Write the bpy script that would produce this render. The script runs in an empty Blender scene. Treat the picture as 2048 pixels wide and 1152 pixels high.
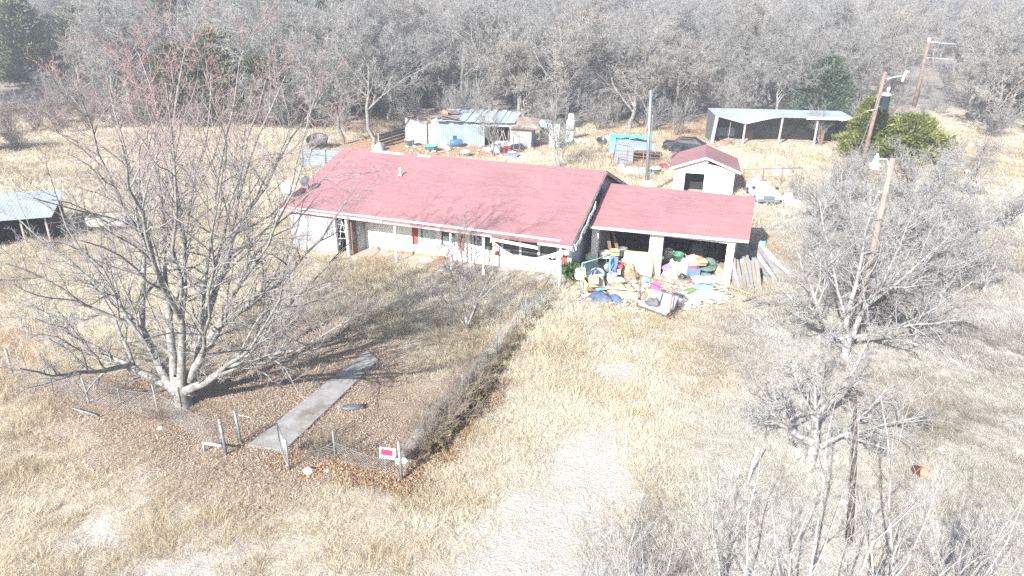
import bpy, math, random
import numpy as np
from mathutils import Vector, Matrix, noise as mnoise

random.seed(7)
RNG = np.random.default_rng(11)
SC = bpy.context.scene
COL = SC.collection
rad = math.radians

# ------------------------------------------------------------------ camera maths
F, PITCH, ROLL, CAMH = 1360.0, rad(21.9), rad(0.92), 13.7
_fw = Vector((0, math.cos(PITCH), -math.sin(PITCH)))
_up0 = Vector((0, math.sin(PITCH), math.cos(PITCH)))
_r0 = Vector((1, 0, 0))
_rt = _r0 * math.cos(ROLL) + _up0 * math.sin(ROLL)
_up = _up0 * math.cos(ROLL) - _r0 * math.sin(ROLL)
CAM = Vector((0, 0, CAMH))


def ray(px, py):
    return _fw + _rt * ((px - 1024) / F) + _up * ((576 - py) / F)


def sstep(t):
    t = np.clip(t, 0, 1)
    return t * t * (3 - 2 * t)


def gz(x, y):
    """height of the terrain"""
    x = np.asarray(x, float); y = np.asarray(y, float)
    z = -0.25 * sstep((y - 27) / 8)
    z = z + 0.075 * np.clip(y - 96, 0, 180)
    z = z + 0.05 * np.sin(x * .31 + 1.3) * np.sin(y * .27 + .4) * sstep((np.abs(y - 43) - 12) / 10)
    return z


def G(px, py, z=None):
    """a point of the ground (or of height z above the ground) seen at a pixel of the photograph"""
    d = ray(px, py)
    h = 0.0
    for _ in range(12):
        t = (h - CAMH) / d.z
        p = CAM + d * t
        h = float(gz(p.x, p.y)) + (z or 0)
    return p


def RY(px, py, Y):
    d = ray(px, py)
    return CAM + d * (Y / d.y)


# ------------------------------------------------------------------ materials
MATS = {}


def newmat(name):
    m = bpy.data.materials.new(name); m.use_nodes = True
    nt = m.node_tree
    return m, nt, nt.nodes['Principled BSDF']


def ramp(nt, fac, stops):
    r = nt.nodes.new('ShaderNodeValToRGB')
    e = r.color_ramp.elements
    while len(e) < len(stops): e.new(.5)
    for k, (p, c) in enumerate(stops):
        e[k].position = p; e[k].color = (*c[:3], 1)
    nt.links.new(fac, r.inputs[0])
    return r.outputs[0]


def texn(nt, scale, detail=4, rough=.55, coord='Object', dist=0.0):
    tc = nt.nodes.new('ShaderNodeTexCoord'); n = nt.nodes.new('ShaderNodeTexNoise')
    n.inputs['Scale'].default_value = scale; n.inputs['Detail'].default_value = detail
    n.inputs['Roughness'].default_value = rough; n.inputs['Distortion'].default_value = dist
    nt.links.new(tc.outputs[coord], n.inputs['Vector'])
    return n.outputs['Fac']


def mixc(nt, fac, a, b, mode='MIX'):
    m = nt.nodes.new('ShaderNodeMix'); m.data_type = 'RGBA'; m.blend_type = mode
    for s, v in ((0, fac), (6, a), (7, b)):
        if isinstance(v, (int, float)): m.inputs[s].default_value = v
        elif isinstance(v, tuple): m.inputs[s].default_value = (*v[:3], 1)
        else: nt.links.new(v, m.inputs[s])
    return m.outputs[2]


def bump(nt, bs, fac, strength, dist=.02):
    b = nt.nodes.new('ShaderNodeBump'); b.inputs['Strength'].default_value = strength
    b.inputs['Distance'].default_value = dist
    nt.links.new(fac, b.inputs['Height']); nt.links.new(b.outputs[0], bs.inputs['Normal'])


def M(name, c, rough=.8, var=.22, scale=5.0, bmp=.15, metal=0.0, stain=None, stain_at=.62):
    """plain weathered surface: base colour with noise variation and optional blotches of a second colour"""
    if name in MATS: return MATS[name]
    m, nt, bs = newmat(name)
    n = texn(nt, scale, 6)
    lo = tuple(max(0, v * (1 - var)) for v in c); hi = tuple(min(1, v * (1 + var * .7)) for v in c)
    col = ramp(nt, n, [(.3, lo), (.7, hi)])
    if stain:
        n2 = texn(nt, scale * .45, 8, .7)
        f = ramp(nt, n2, [(stain_at - .08, (0, 0, 0)), (stain_at + .06, (1, 1, 1))])
        col = mixc(nt, f, col, stain)
    nt.links.new(col, bs.inputs['Base Color'])
    bs.inputs['Roughness'].default_value = rough; bs.inputs['Metallic'].default_value = metal
    if bmp: bump(nt, bs, texn(nt, scale * 4, 5), bmp)
    MATS[name] = m
    return m


def attr_mat(name, stops, attr='tint', rough=.9, transl=0.0, grey=None):
    m, nt, bs = newmat(name)
    a = nt.nodes.new('ShaderNodeAttribute'); a.attribute_name = attr
    col = ramp(nt, a.outputs['Fac'], stops)
    if grey:                       # weathered grey growth where the 'grey' attribute says so
        g_ = nt.nodes.new('ShaderNodeAttribute'); g_.attribute_name = 'grey'
        col = mixc(nt, g_.outputs['Fac'], col, ramp(nt, a.outputs['Fac'], [(.1, grey[0]), (.95, grey[1])]))
    nt.links.new(col, bs.inputs['Base Color']); bs.inputs['Roughness'].default_value = rough
    bs.inputs['Specular IOR Level'].default_value = .15
    if transl:
        t = nt.nodes.new('ShaderNodeBsdfTranslucent'); nt.links.new(col, t.inputs[0])
        mx = nt.nodes.new('ShaderNodeMixShader'); mx.inputs[0].default_value = transl
        out = nt.nodes['Material Output']
        nt.links.new(bs.outputs[0], mx.inputs[1]); nt.links.new(t.outputs[0], mx.inputs[2]); nt.links.new(mx.outputs[0], out.inputs[0])
    MATS[name] = m
    return m


# ------------------------------------------------------------------ mesh builder
class MB:
    def __init__(s): s.v = []; s.f = []; s.smooth = False

    def add(s, vs, fs):
        o = len(s.v)
        s.v += [tuple(v) for v in vs]; s.f += [tuple(i + o for i in f) for f in fs]
        return s

    def box(s, x0, x1, y0, y1, z0, z1):
        return s.add([(x, y, z) for z in (z0, z1) for x, y in ((x0, y0), (x1, y0), (x1, y1), (x0, y1))],
                     [(3, 2, 1, 0), (4, 5, 6, 7), (0, 1, 5, 4), (1, 2, 6, 5), (2, 3, 7, 6), (3, 0, 4, 7)])

    def obox(s, c, size, rot):
        c = Vector(c)
        hx, hy, hz = [a / 2 for a in size]
        vs = [c + rot @ Vector((x, y, z)) for z in (-hz, hz) for x, y in ((-hx, -hy), (hx, -hy), (hx, hy), (-hx, hy))]
        return s.add(vs, [(3, 2, 1, 0), (4, 5, 6, 7), (0, 1, 5, 4), (1, 2, 6, 5), (2, 3, 7, 6), (3, 0, 4, 7)])

    def prism(s, pts, vec):
        n = len(pts); vec = Vector(vec)
        a = [Vector(p) for p in pts]; b = [p + vec for p in a]
        return s.add(a + b, [tuple(range(n))[::-1], tuple(range(n, 2 * n))] + [(i, (i + 1) % n, n + (i + 1) % n, n + i) for i in range(n)])

    def tube(s, pts, r, n=8, cap=True):
        pts = [Vector(p) for p in pts]
        rs = r if isinstance(r, (list, tuple)) else [r] * len(pts)
        o = len(s.v); nrm = None
        for i, p in enumerate(pts):
            t = (pts[min(i + 1, len(pts) - 1)] - pts[max(i - 1, 0)]).normalized()
            if nrm is None:
                nrm = t.orthogonal().normalized()
            else:
                nrm = (nrm - t * nrm.dot(t)).normalized()
            b = t.cross(nrm)
            for k in range(n):
                a = 2 * math.pi * k / n
                s.v.append(tuple(p + (nrm * math.cos(a) + b * math.sin(a)) * rs[i]))
        for i in range(len(pts) - 1):
            for k in range(n):
                k2 = (k + 1) % n
                s.f.append((o + i * n + k, o + i * n + k2, o + (i + 1) * n + k2, o + (i + 1) * n + k))
        if cap:
            s.f.append(tuple(o + k for k in range(n))[::-1]); e = o + (len(pts) - 1) * n
            s.f.append(tuple(e + k for k in range(n)))
        return s

    def lathe(s, prof, c=(0, 0, 0), n=14):
        c = Vector(c); o = len(s.v)
        for r, z in prof:
            for k in range(n):
                a = 2 * math.pi * k / n
                s.v.append((c.x + r * math.cos(a), c.y + r * math.sin(a), c.z + z))
        for i in range(len(prof) - 1):
            for k in range(n):
                k2 = (k + 1) % n
                s.f.append((o + i * n + k, o + i * n + k2, o + (i + 1) * n + k2, o + (i + 1) * n + k))
        return s

    def blob(s, c, r, seed=0, amp=.25, freq=1.6, flat=True, nu=18, nv=11):
        """a crumpled lump (bag, rag heap, stone), optionally sitting flat on its base"""
        c = Vector(c); o = len(s.v); off = Vector((seed * 7.13, seed * 3.7, seed * 1.9))
        for j in range(nv + 1):
            ph = math.pi * j / nv
            for i in range(nu):
                th = 2 * math.pi * i / nu
                d = Vector((math.sin(ph) * math.cos(th), math.sin(ph) * math.sin(th), math.cos(ph)))
                k = 1 + amp * (mnoise.noise(d * freq + off) + .6 * mnoise.noise(d * freq * 2.7 + off) + .4 * mnoise.noise(d * freq * 6 + off))
                p = Vector((d.x * r[0] * k, d.y * r[1] * k, d.z * r[2] * k))
                if flat: p.z = max(p.z, -r[2] * .1)
                s.v.append(tuple(c + p))
        for j in range(nv):
            for i in range(nu):
                i2 = (i + 1) % nu
                s.f.append((o + j * nu + i, o + (j + 1) * nu + i, o + (j + 1) * nu + i2, o + j * nu + i2))
        return s

    def build(s, name, mat, parent=None, smooth=None):
        me = bpy.data.meshes.new(name); me.from_pydata(s.v, [], s.f); me.validate(); me.update()
        if smooth if smooth is not None else s.smooth:
            me.polygons.foreach_set('use_smooth', [True] * len(me.polygons))
        me.materials.append(mat)
        o = bpy.data.objects.new(name, me); COL.objects.link(o)
        if parent: o.parent = parent
        return o


def np_mesh(name, V, faces_by_n, mat, parent=None, attrs=None, smooth=False):
    """mesh from numpy arrays; faces_by_n: list of int arrays (m, n)"""
    me = bpy.data.meshes.new(name)
    me.vertices.add(len(V)); me.vertices.foreach_set('co', np.ascontiguousarray(V, np.float32).ravel())
    loops = np.concatenate([f.ravel() for f in faces_by_n]).astype(np.int32)
    tot = np.concatenate([np.full(len(f), f.shape[1], np.int32) for f in faces_by_n])
    start = np.concatenate([[0], np.cumsum(tot)[:-1]]).astype(np.int32)
    me.loops.add(len(loops)); me.loops.foreach_set('vertex_index', loops)
    me.polygons.add(len(tot)); me.polygons.foreach_set('loop_start', start); me.polygons.foreach_set('loop_total', tot)
    if smooth: me.polygons.foreach_set('use_smooth', np.ones(len(tot), bool))
    me.update(calc_edges=True)
    for k, a in (attrs or {}).items():
        at = me.attributes.new(k, 'FLOAT', 'POINT'); at.data.foreach_set('value', np.ascontiguousarray(a, np.float32))
    me.materials.append(mat)
    o = bpy.data.objects.new(name, me); COL.objects.link(o)
    if parent: o.parent = parent
    return o


def thing(name, label, cat, loc=(0, 0, 0), rz=0.0, group=None):
    o = bpy.data.objects.new(name, None); COL.objects.link(o)
    o.empty_display_size = .2
    o.location = loc; o.rotation_euler = (0, 0, rz); tag(o, label, cat, group)
    return o


def tag(o, label=None, cat=None, group=None, kind=None):
    if label: o['label'] = label
    if cat: o['category'] = cat
    if group: o['group'] = group
    if kind: o['kind'] = kind
    return o


def dup(root, loc, rz, scale=1.0, label=None, group=None):
    r = root.copy(); COL.objects.link(r); r.location = loc; r.rotation_euler = (0, 0, rz)
    r.scale = (scale, scale, scale) if isinstance(scale, (int, float)) else scale
    if label: r['label'] = label
    if group: r['group'] = group
    for ch in list(root.children):
        c = ch.copy(); COL.objects.link(c); c.parent = r
        for g in list(ch.children):
            d = g.copy(); COL.objects.link(d); d.parent = c
    return r


# ------------------------------------------------------------------ world, sun, camera
w = bpy.data.worlds.new('World'); SC.world = w; w.use_nodes = True
wn = w.node_tree
sky = wn.nodes.new('ShaderNodeTexSky'); sky.sky_type = 'NISHITA'; sky.sun_disc = False
SUN_AZ, SUN_EL = 31.0, 32.0            # the way the light travels (from +Y towards +X), and the sun's height
sky.sun_elevation = rad(SUN_EL); sky.sun_rotation = rad(SUN_AZ + 180)
sky.air_density = 1.0; sky.dust_density = 1.6; sky.ozone_density = 1.0
wn.links.new(sky.outputs[0], wn.nodes['Background'].inputs[0]); wn.nodes['Background'].inputs[1].default_value = 0.10
sl = bpy.data.lights.new('sun', 'SUN'); sl.energy = 4.8; sl.angle = rad(.55); sl.color = (1, .98, .945)
so = bpy.data.objects.new('sun', sl); COL.objects.link(so); so.location = (-30, -30, 60)
so.rotation_euler = Vector((math.sin(rad(SUN_AZ)) * math.cos(rad(SUN_EL)), math.cos(rad(SUN_AZ)) * math.cos(rad(SUN_EL)), -math.sin(rad(SUN_EL)))).to_track_quat('-Z', 'Y').to_euler()

cd = bpy.data.cameras.new('camera'); cam = bpy.data.objects.new('camera', cd); COL.objects.link(cam)
cd.sensor_width = 36; cd.lens = 36 * F / 2048; cd.clip_end = 3000
cam.matrix_world = Matrix(((_rt.x, _up.x, -_fw.x, 0), (_rt.y, _up.y, -_fw.y, 0), (_rt.z, _up.z, -_fw.z, CAMH), (0, 0, 0, 1)))
SC.camera = cam
SC.view_settings.view_transform = 'Standard'; SC.view_settings.look = 'None'
SC.view_settings.exposure = 1.45; SC.view_settings.gamma = 1
cy = SC.cycles
cy.max_bounces = 4; cy.diffuse_bounces = 2; cy.glossy_bounces = 2; cy.transmission_bounces = 3; cy.volume_bounces = 0; cy.transparent_max_bounces = 8
cy.use_denoising = False
cy.caustics_reflective = False; cy.caustics_refractive = False

# ------------------------------------------------------------------ places on the ground
# house frame: origin at the left end of the front eave, u along the eave, v towards the back
HO = Vector((-14.53, 40.9, 0)); HA = rad(-19.8)
HU = Vector((math.cos(HA), math.sin(HA), 0)); HV = Vector((-math.sin(HA), math.cos(HA), 0))
def HP(u, v, z=0): return HO + HU * u + HV * v + Vector((0, 0, z))
BASE = -.25


def polyd(X, Y, poly):
    """signed distance to a polygon, positive inside"""
    P = np.array([(p[0], p[1]) for p in poly]); n = len(P)
    best = np.full(X.shape, 1e9); ins = np.zeros(X.shape, bool)
    for i in range(n):
        a = P[i]; b = P[(i + 1) % n]; e = b - a
        wx = X - a[0]; wy = Y - a[1]
        t = np.clip((wx * e[0] + wy * e[1]) / (e @ e + 1e-9), 0, 1)
        best = np.minimum(best, (wx - e[0] * t) ** 2 + (wy - e[1] * t) ** 2)
        c = ((a[1] > Y) != (b[1] > Y)) & (X < (b[0] - a[0]) * (Y - a[1]) / (b[1] - a[1] + 1e-12) + a[0])
        ins ^= c
    d = np.sqrt(best)
    return np.where(ins, d, -d)


def vnoise(X, Y, s, seed=0):
    """cheap value noise 0..1"""
    x = X * s + seed * 17.3; y = Y * s - seed * 9.1
    xi = np.floor(x).astype(np.int64); yi = np.floor(y).astype(np.int64); fx = x - xi; fy = y - yi
    fx = fx * fx * (3 - 2 * fx); fy = fy * fy * (3 - 2 * fy)
    def hsh(a, b):
        v = (a * 374761393 + b * 668265263 + seed * 1442695) & 0x7fffffff
        v = ((v ^ (v >> 13)) * 1274126177) & 0x7fffffff
        return ((v ^ (v >> 16)) & 0xffff) / 65535.0
    return (hsh(xi, yi) * (1 - fx) + hsh(xi + 1, yi) * fx) * (1 - fy) + (hsh(xi, yi + 1) * (1 - fx) + hsh(xi + 1, yi + 1) * fx) * fy


def GP(pts): return [G(*p) for p in pts]
GRAVEL = [GP([(780, 1200), (900, 1110), (985, 1035), (1060, 985), (1090, 930), (1150, 880), (1225, 862), (1262, 905), (1250, 1000), (1215, 1060), (1230, 1200)]),
          GP([(1200, 735), (1235, 718), (1275, 730), (1268, 750), (1225, 755)]),
          GP([(100, 1200), (230, 1125), (400, 1105), (540, 1140), (700, 1200)]),
          GP([(170, 1085), (185, 1040), (250, 1000), (290, 960), (310, 975), (270, 1030), (220, 1085)])]
LITTER = [GP([(70, 775), (250, 745), (450, 700), (620, 640), (770, 690), (830, 760), (985, 745), (985, 790), (900, 890), (820, 965), (640, 950), (570, 1010), (430, 1000), (300, 975), (170, 890)])]
THICK = [GP([(560, 915), (640, 895), (740, 925), (800, 925), (850, 900), (940, 810), (995, 755), (985, 810), (905, 915), (815, 968), (700, 960)])]
DIRT = [GP([(-40, 640), (60, 655), (115, 690), (40, 745), (-40, 770)]), GP([(660, 285), (800, 262), (1000, 268), (1110, 290), (1000, 318), (700, 310)]),
        GP([(1310, 235), (1430, 228), (1450, 295), (1330, 300)]), GP([(1140, 268), (1240, 262), (1230, 285), (1140, 280)])]
WALKP = GP([(495, 893), (568, 905), (757, 722), (735, 703)])
ROOFS = [[HP(.5, .1), HP(18.7, .1), HP(18.7, 3.7), HP(27.3, 4.1), HP(27.3, 12), HP(18.7, 12), HP(18.7, 15), HP(.5, 15)]]
SHEDP = [Vector((13.3, 57.6, 0)), Vector((18.6, 56.1, 0)), Vector((20.2, 61.6, 0)), Vector((14.8, 63.1, 0))]


def greyness(X, Y):
    a = sstep((X - (3.2 + .5 * (Y - 14.5)) + 3 * (vnoise(X, Y, .3, 61) - .5)) / 5 + .5) * (1 - sstep((Y - 52) / 14))
    b = sstep((7 - np.hypot((X + 5) / 1.6, Y - 32)) / 5) * .3      # greyer patch in the front yard
    return np.clip(a * .85 + b + .35 * (vnoise(X, Y, .22, 62) - .55), 0, 1)


def masks(X, Y):
    wv = (vnoise(X, Y, .9, 3) - .5) * 1.0 + (vnoise(X, Y, 3.1, 4) - .5) * .5
    def soft(polys, s): return np.clip(np.max([sstep((polyd(X, Y, p) + wv * s * 1.4) / s * .5 + .5) for p in polys], axis=0), 0, 1)
    return soft(GRAVEL, 1.1), soft(LITTER, 1.3), soft(THICK, .55), soft(DIRT, 1.6)


# ------------------------------------------------------------------ ground
def axis(lo, hi, fine0, fine1, st):
    a = list(np.arange(fine0, fine1, st)); d = st; x = fine1
    while x < hi: a.append(x); d *= 1.13; x += d
    a.append(hi); d = st; x = fine0 - st
    while x > lo: a.insert(0, x); d *= 1.13; x -= d
    a.insert(0, lo)
    return np.array(a)


xs = axis(-900, 900, -34, 30, .32); ys = axis(-260, 900, 9, 60, .32)
X, Y = np.meshgrid(xs, ys); nx, ny = len(xs), len(ys)
mg, ml, mt, md = masks(X, Y)
Z = gz(X, Y) + (.07 * (vnoise(X, Y, .55, 1) - .5) + .07 * (vnoise(X, Y, 1.7, 2) - .5)) * (1 - .7 * mg)
Z += np.where(Y > 120, (vnoise(X, Y, .03, 8) - .5) * 2.2 * sstep((Y - 120) / 80), 0)
wk = polyd(X, Y, WALKP)
Z = np.where(wk > -.5, np.minimum(Z, gz(X, Y) - .02), Z)
hz_ = np.max([polyd(X, Y, p) for p in ROOFS], axis=0)
Z = np.where(hz_ > -2.3, np.minimum(Z, gz(X, Y) - .01), Z)
i = np.arange(nx * ny).reshape(ny, nx)
quads = np.stack([i[:-1, :-1], i[:-1, 1:], i[1:, 1:], i[1:, :-1]], -1).reshape(-1, 4)

m, nt, bs = newmat('dry ground')
def at(nm):
    a = nt.nodes.new('ShaderNodeAttribute'); a.attribute_name = nm
    return a.outputs['Fac']
n1 = texn(nt, .35, 5, .6); n2 = texn(nt, 2.3, 8, .68, dist=.6); n3 = texn(nt, 14, 6, .7); n4 = texn(nt, .09, 4, .6)
straw = ramp(nt, n2, [(.28, (.23, .19, .14)), (.45, (.38, .325, .25)), (.6, (.49, .435, .345)), (.75, (.57, .52, .43))])
straw = mixc(nt, ramp(nt, n1, [(.42, (0, 0, 0)), (.7, (.55, .55, .55))]), straw, (.40, .345, .275))
straw = mixc(nt, ramp(nt, n4, [(.5, (0, 0, 0)), (.75, (.5, .5, .5))]), straw, (.38, .33, .275))
grav = ramp(nt, n3, [(.3, (.33, .30, .265)), (.55, (.47, .43, .39)), (.75, (.58, .54, .50))])
leaf = ramp(nt, n3, [(.3, (.16, .115, .085)), (.5, (.29, .22, .165)), (.72, (.42, .335, .26))])
thick = ramp(nt, n3, [(.3, (.08, .045, .022)), (.5, (.2, .115, .055)), (.72, (.33, .2, .1))])
dirt = ramp(nt, n2, [(.3, (.27, .165, .105)), (.6, (.40, .26, .17)), (.78, (.48, .36, .27))])
wood = ramp(nt, n2, [(.3, (.15, .13, .12)), (.55, (.27, .235, .21)), (.75, (.38, .33, .28))])
gcol = ramp(nt, n2, [(.3, (.23, .205, .18)), (.55, (.40, .37, .335)), (.75, (.55, .52, .48))])
straw = mixc(nt, at('grey'), straw, gcol)
c = mixc(nt, at('wooded'), straw, wood); c = mixc(nt, at('litter'), c, leaf); c = mixc(nt, at('dirt'), c, dirt); c = mixc(nt, at('gravel'), c, grav); c = mixc(nt, at('thick'), c, thick)
nt.links.new(c, bs.inputs['Base Color']); bs.inputs['Roughness'].default_value = 1; bs.inputs['Specular IOR Level'].default_value = .1
hsum = nt.nodes.new('ShaderNodeMath'); hsum.operation = 'ADD'; nt.links.new(n2, hsum.inputs[0]); nt.links.new(n3, hsum.inputs[1])
bump(nt, bs, hsum.outputs[0], .7, .1)
GROUND_MAT = m
ground = np_mesh('ground', np.stack([X, Y, Z], -1).reshape(-1, 3), [quads], m, attrs=dict(gravel=mg.ravel(), litter=ml.ravel(), thick=mt.ravel(), dirt=md.ravel(), grey=greyness(X, Y).ravel(), wooded=(sstep((Y - np.where(X < -20, 90, np.where(X < 22, 96, np.where(X < 50, 99, 112))) + 3 + 8 * (vnoise(X, Y, .2, 51) - .5)) / 8) * np.clip(.35 + vnoise(X, Y, .07, 52), 0, 1)).ravel()), smooth=True)
tag(ground, kind='structure')

# concrete walkway with control joints
conc = M('old concrete', (.27, .262, .25), .95, .22, 1.6, .3, stain=(.17, .15, .13), stain_at=.56)
walk = MB()
a0, a1, b1, b0 = [Vector((p.x, p.y, 0)) for p in WALKP]
for k in range(6):
    f0, f1 = k / 6 + .0025, (k + 1) / 6 - .0025
    q = [a0.lerp(b0, f0), a1.lerp(b1, f0), a1.lerp(b1, f1), a0.lerp(b0, f1)]
    zz = [float(gz(p.x, p.y)) - .05 for p in q]
    walk.prism([(p.x, p.y, min(zz)) for p in q], (0, 0, .135))
tag(walk.build('walkway', conc), kind='structure')

# ------------------------------------------------------------------ house
def roof_mat(name, base):
    m, nt, bs = newmat(name)
    tc = nt.nodes.new('ShaderNodeTexCoord')
    br = nt.nodes.new('ShaderNodeTexBrick'); nt.links.new(tc.outputs['Object'], br.inputs['Vector'])
    br.inputs['Scale'].default_value = 1; br.inputs['Brick Width'].default_value = .34; br.inputs['Row Height'].default_value = .15
    br.inputs['Mortar Size'].default_value = .012; br.inputs['Mortar Smooth'].default_value = .5
    br.inputs['Color1'].default_value = (*[v * 1.04 for v in base], 1); br.inputs['Color2'].default_value = (*[v * .93 for v in base], 1)
    br.inputs['Mortar'].default_value = (*[v * .72 for v in base], 1)
    mp = nt.nodes.new('ShaderNodeMapping'); nt.links.new(tc.outputs['Object'], mp.inputs[0]); mp.inputs['Scale'].default_value = (.45, 3.2, 1)
    n = nt.nodes.new('ShaderNodeTexNoise'); n.inputs['Scale'].default_value = 1.3; n.inputs['Detail'].default_value = 7; n.inputs['Roughness'].default_value = .66
    nt.links.new(mp.outputs[0], n.inputs['Vector'])
    c = mixc(nt, 1.0, br.outputs['Color'], ramp(nt, n.outputs['Fac'], [(.3, (.88, .87, .87)), (.5, (1, 1, 1)), (.68, (1.07, 1.09, 1.1))]), 'MULTIPLY')
    n2 = texn(nt, .33, 5, .6)
    c = mixc(nt, 1.0, c, ramp(nt, n2, [(.3, (.86, .86, .88)), (.7, (1.06, 1.07, 1.07))]), 'MULTIPLY')
    nt.links.new(c, bs.inputs['Base Color']); bs.inputs['Roughness'].default_value = .93; bs.inputs['Specular IOR Level'].default_value = .25
    bump(nt, bs, br.outputs['Fac'], -.5, .02)
    return m


SHING = roof_mat('red shingles', (.285, .145, .152))
WHITE = M('white paint', (.74, .735, .71), .75, .09, 1.5, .12, stain=(.55, .5, .45), stain_at=.74)
TRIM = M('white trim', (.70, .71, .72), .7, .15, 3, .1, stain=(.42, .40, .38), stain_at=.64)
STUCCO = M('lilac grey stucco', (.29, .275, .31), .95, .22, 2.2, .5, stain=(.28, .25, .25))
SHUT = M('red shutter paint', (.36, .09, .075), .75, .2, 4, .1)
GREYWALL = M('grey boarding', (.36, .39, .38), .9, .2, 2.5, .2)
BROWN = M('brown boards', (.17, .10, .075), .9, .3, 4, .3)
DARK = M('painted interior shade', (.018, .017, .019), .95, .4, 2, 0)  # near-black paint standing in for the shade inside openings
GALV = M('galvanised steel', (.25, .285, .305), .5, .15, 6, .05, metal=.55)
SLATE = M('porch slab', (.36, .33, .30), .95, .25, 1.8, .2, stain=(.42, .26, .15), stain_at=.57)
RUSTBR = M('orange brick skirting', (.42, .23, .13), .95, .3, 5, .4)
GLASS, _nt, _bs = newmat('window glass')
_c = ramp(_nt, texn(_nt, 1.1, 4), [(.35, (.05, .055, .06)), (.7, (.13, .14, .14))])
_nt.links.new(_c, _bs.inputs['Base Color']); _bs.inputs['Roughness'].default_value = .12

H = thing('house', 'long low white farmhouse with a pinkish red shingle roof and a front porch', 'house', HP(0, 0, 0), HA)
LEN, RID, EZ, SL = 18.8, 7.6, 2.4, .33
RZ = EZ + RID * SL
# roof: two slopes, each a slab
rf = MB()
T = .13
segs = 14
def sag(u): return -.06 * math.sin(math.pi * u / LEN) - .05 * (u / LEN)
for k in range(segs):
    u0, u1 = LEN * k / segs, LEN * (k + 1) / segs
    for (va, za, vb, zb) in ((0, EZ, RID, RZ), (RID, RZ, 2 * RID, EZ)):
        A = [(u0, va, za + sag(u0)), (u1, va, za + sag(u1)), (u1, vb, zb + sag(u1)), (u0, vb, zb + sag(u0))]
        rf.add(A + [(x, y, z - T) for x, y, z in A], [(0, 1, 2, 3), (7, 6, 5, 4), (0, 4, 5, 1), (2, 6, 7, 3)] + ([(0, 3, 7, 4)] if k == 0 else []) + ([(1, 5, 6, 2)] if k == segs - 1 else []))
roof = rf.build('roof', SHING, H)
for (ua, ub, v) in ((2.3, 4.8, 7.38), (5.9, 6.8, 7.42)):
    rs = MB(); n = 6
    for k in range(n):
        x0 = ua + (ub - ua) * k / n; x1 = ua + (ub - ua) * (k + .97) / n
        z = EZ + v * SL + sag(x0) + .012
        rs.obox(((x0 + x1) / 2, v, z), (x1 - x0 + .03, .17 + .05 * random.random(), .02), Matrix.Rotation(math.atan(SL), 3, 'X'))
    rs.build('bare_ridge_strip', WHITE, roof)

fa = MB(); FASC = M('peeling fascia paint', (.50, .49, .48), .9, .25, 2.5, .2, stain=(.26, .22, .19), stain_at=.52)
MB().box(.02, 7.3, -.035, -.003, EZ - .19, EZ - .04).build('fascia', FASC, roof)
MB().box(7.34, 14.2, -.033, -.004, EZ - .19, EZ - .09).build('fascia', FASC, roof)
MB().box(16.9, LEN - .02, -.035, -.003, EZ - .27, EZ - .14).build('fascia', WHITE, roof)
fb = MB(); fb.obox((15.55, -.06, EZ - .36), (2.75, .03, .17), Matrix.Rotation(rad(3.5), 3, 'Y'))
fbo = fb.build('hanging_fascia_board', WHITE, roof)
for u in (-.03, LEN + .004):
    for va, vb in ((0, RID), (2 * RID, RID + .003)):
        MB().prism([(u, va, EZ - .24 + sag(u)), (u, va, EZ - .07 + sag(u)), (u, vb, RZ - .07 + sag(u)), (u, vb, RZ - .24 + sag(u))], (.026, 0, 0)).build('rake_board', FASC, roof)
vp = MB(); vp.tube([(5.95, 4.75, EZ + 4.75 * SL - .05), (5.95, 4.75, EZ + 4.75 * SL + .52)], .055, 10)
vp.lathe([(.14, 0), (.09, .09), (.06, .12)], (5.95, 4.75, EZ + 4.75 * SL - .02), 12)
vp.build('vent_pipe', WHITE, roof, True)

# walls
WV = 1.92
wl = MB()
def wall_with_holes(mb, u0, u1, v0, v1, z0, z1, holes):
    """a front wall (thickness v0..v1) split round rectangular openings (ua, ub, za, zb)"""
    cuts = sorted(set([u0, u1] + [h[0] for h in holes] + [h[1] for h in holes]))
    for a, b in zip(cuts, cuts[1:]):
        hs = sorted([h for h in holes if h[0] <= a + 1e-6 and h[1] >= b - 1e-6], key=lambda h: h[2])
        z = z0
        for hh in hs:
            if hh[2] > z + 1e-6: mb.box(a, b, v0, v1, z, hh[2])
            z = hh[3]
        if z < z1 - 1e-6: mb.box(a, b, v0, v1, z, z1)
CEIL = 2.62
wins = [(8.78, 9.73, .62, 1.98), (10.16, 11.1, .62, 1.98), (13.0, 13.5, .74, 1.95), (14.15, 17.44, .66, 1.95)]
door = (12.1, 12.92, -.12, 1.98)
wall_with_holes(wl, 4.86, 18.3, WV, WV + .16, BASE - .1, CEIL + .3, wins + [door])
wl.box(.5, .66, 2.2, 14.9, BASE - .1, 2.4); wl.box(.66, 18.1, 14.7, 14.9, BASE - .1, 2.4)
wl.build('wall', WHITE, H)
gb = MB()
gb.prism([(18.13, WV + .17, BASE - .1), (18.13, 14.9, BASE - .1), (18.13, 14.9, EZ), (18.13, RID, RZ - .2), (18.13, WV + .17, EZ + WV * SL - .16)], (.17, 0, 0))
gb.build('gable_wall', M('bluish gable siding', (.50, .53, .58), .85, .12, 2, .2), H)
lw = MB()
lw.box(.5, 3.68, .32, .5, BASE - .1, EZ - .14)
lw.box(.5, .66, .5, 2.2, BASE - .1, EZ - .14)
lw.build('stucco_wall', STUCCO, H)
jb = MB(); jb.box(3.68, 3.8, .28, .5, BASE, 2.24); jb.box(4.52, 4.66, .26, .5, BASE - .1, 2.24); jb.box(3.8, 4.52, .29, .49, 2.1, 2.24)
jb.build('door_frame', TRIM, H)
rw = MB(); rw.box(4.7, 4.85, 1.0, WV + .1, BASE - .1, 2.5); rw.build('porch_side_wall', GREYWALL, H)
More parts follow.
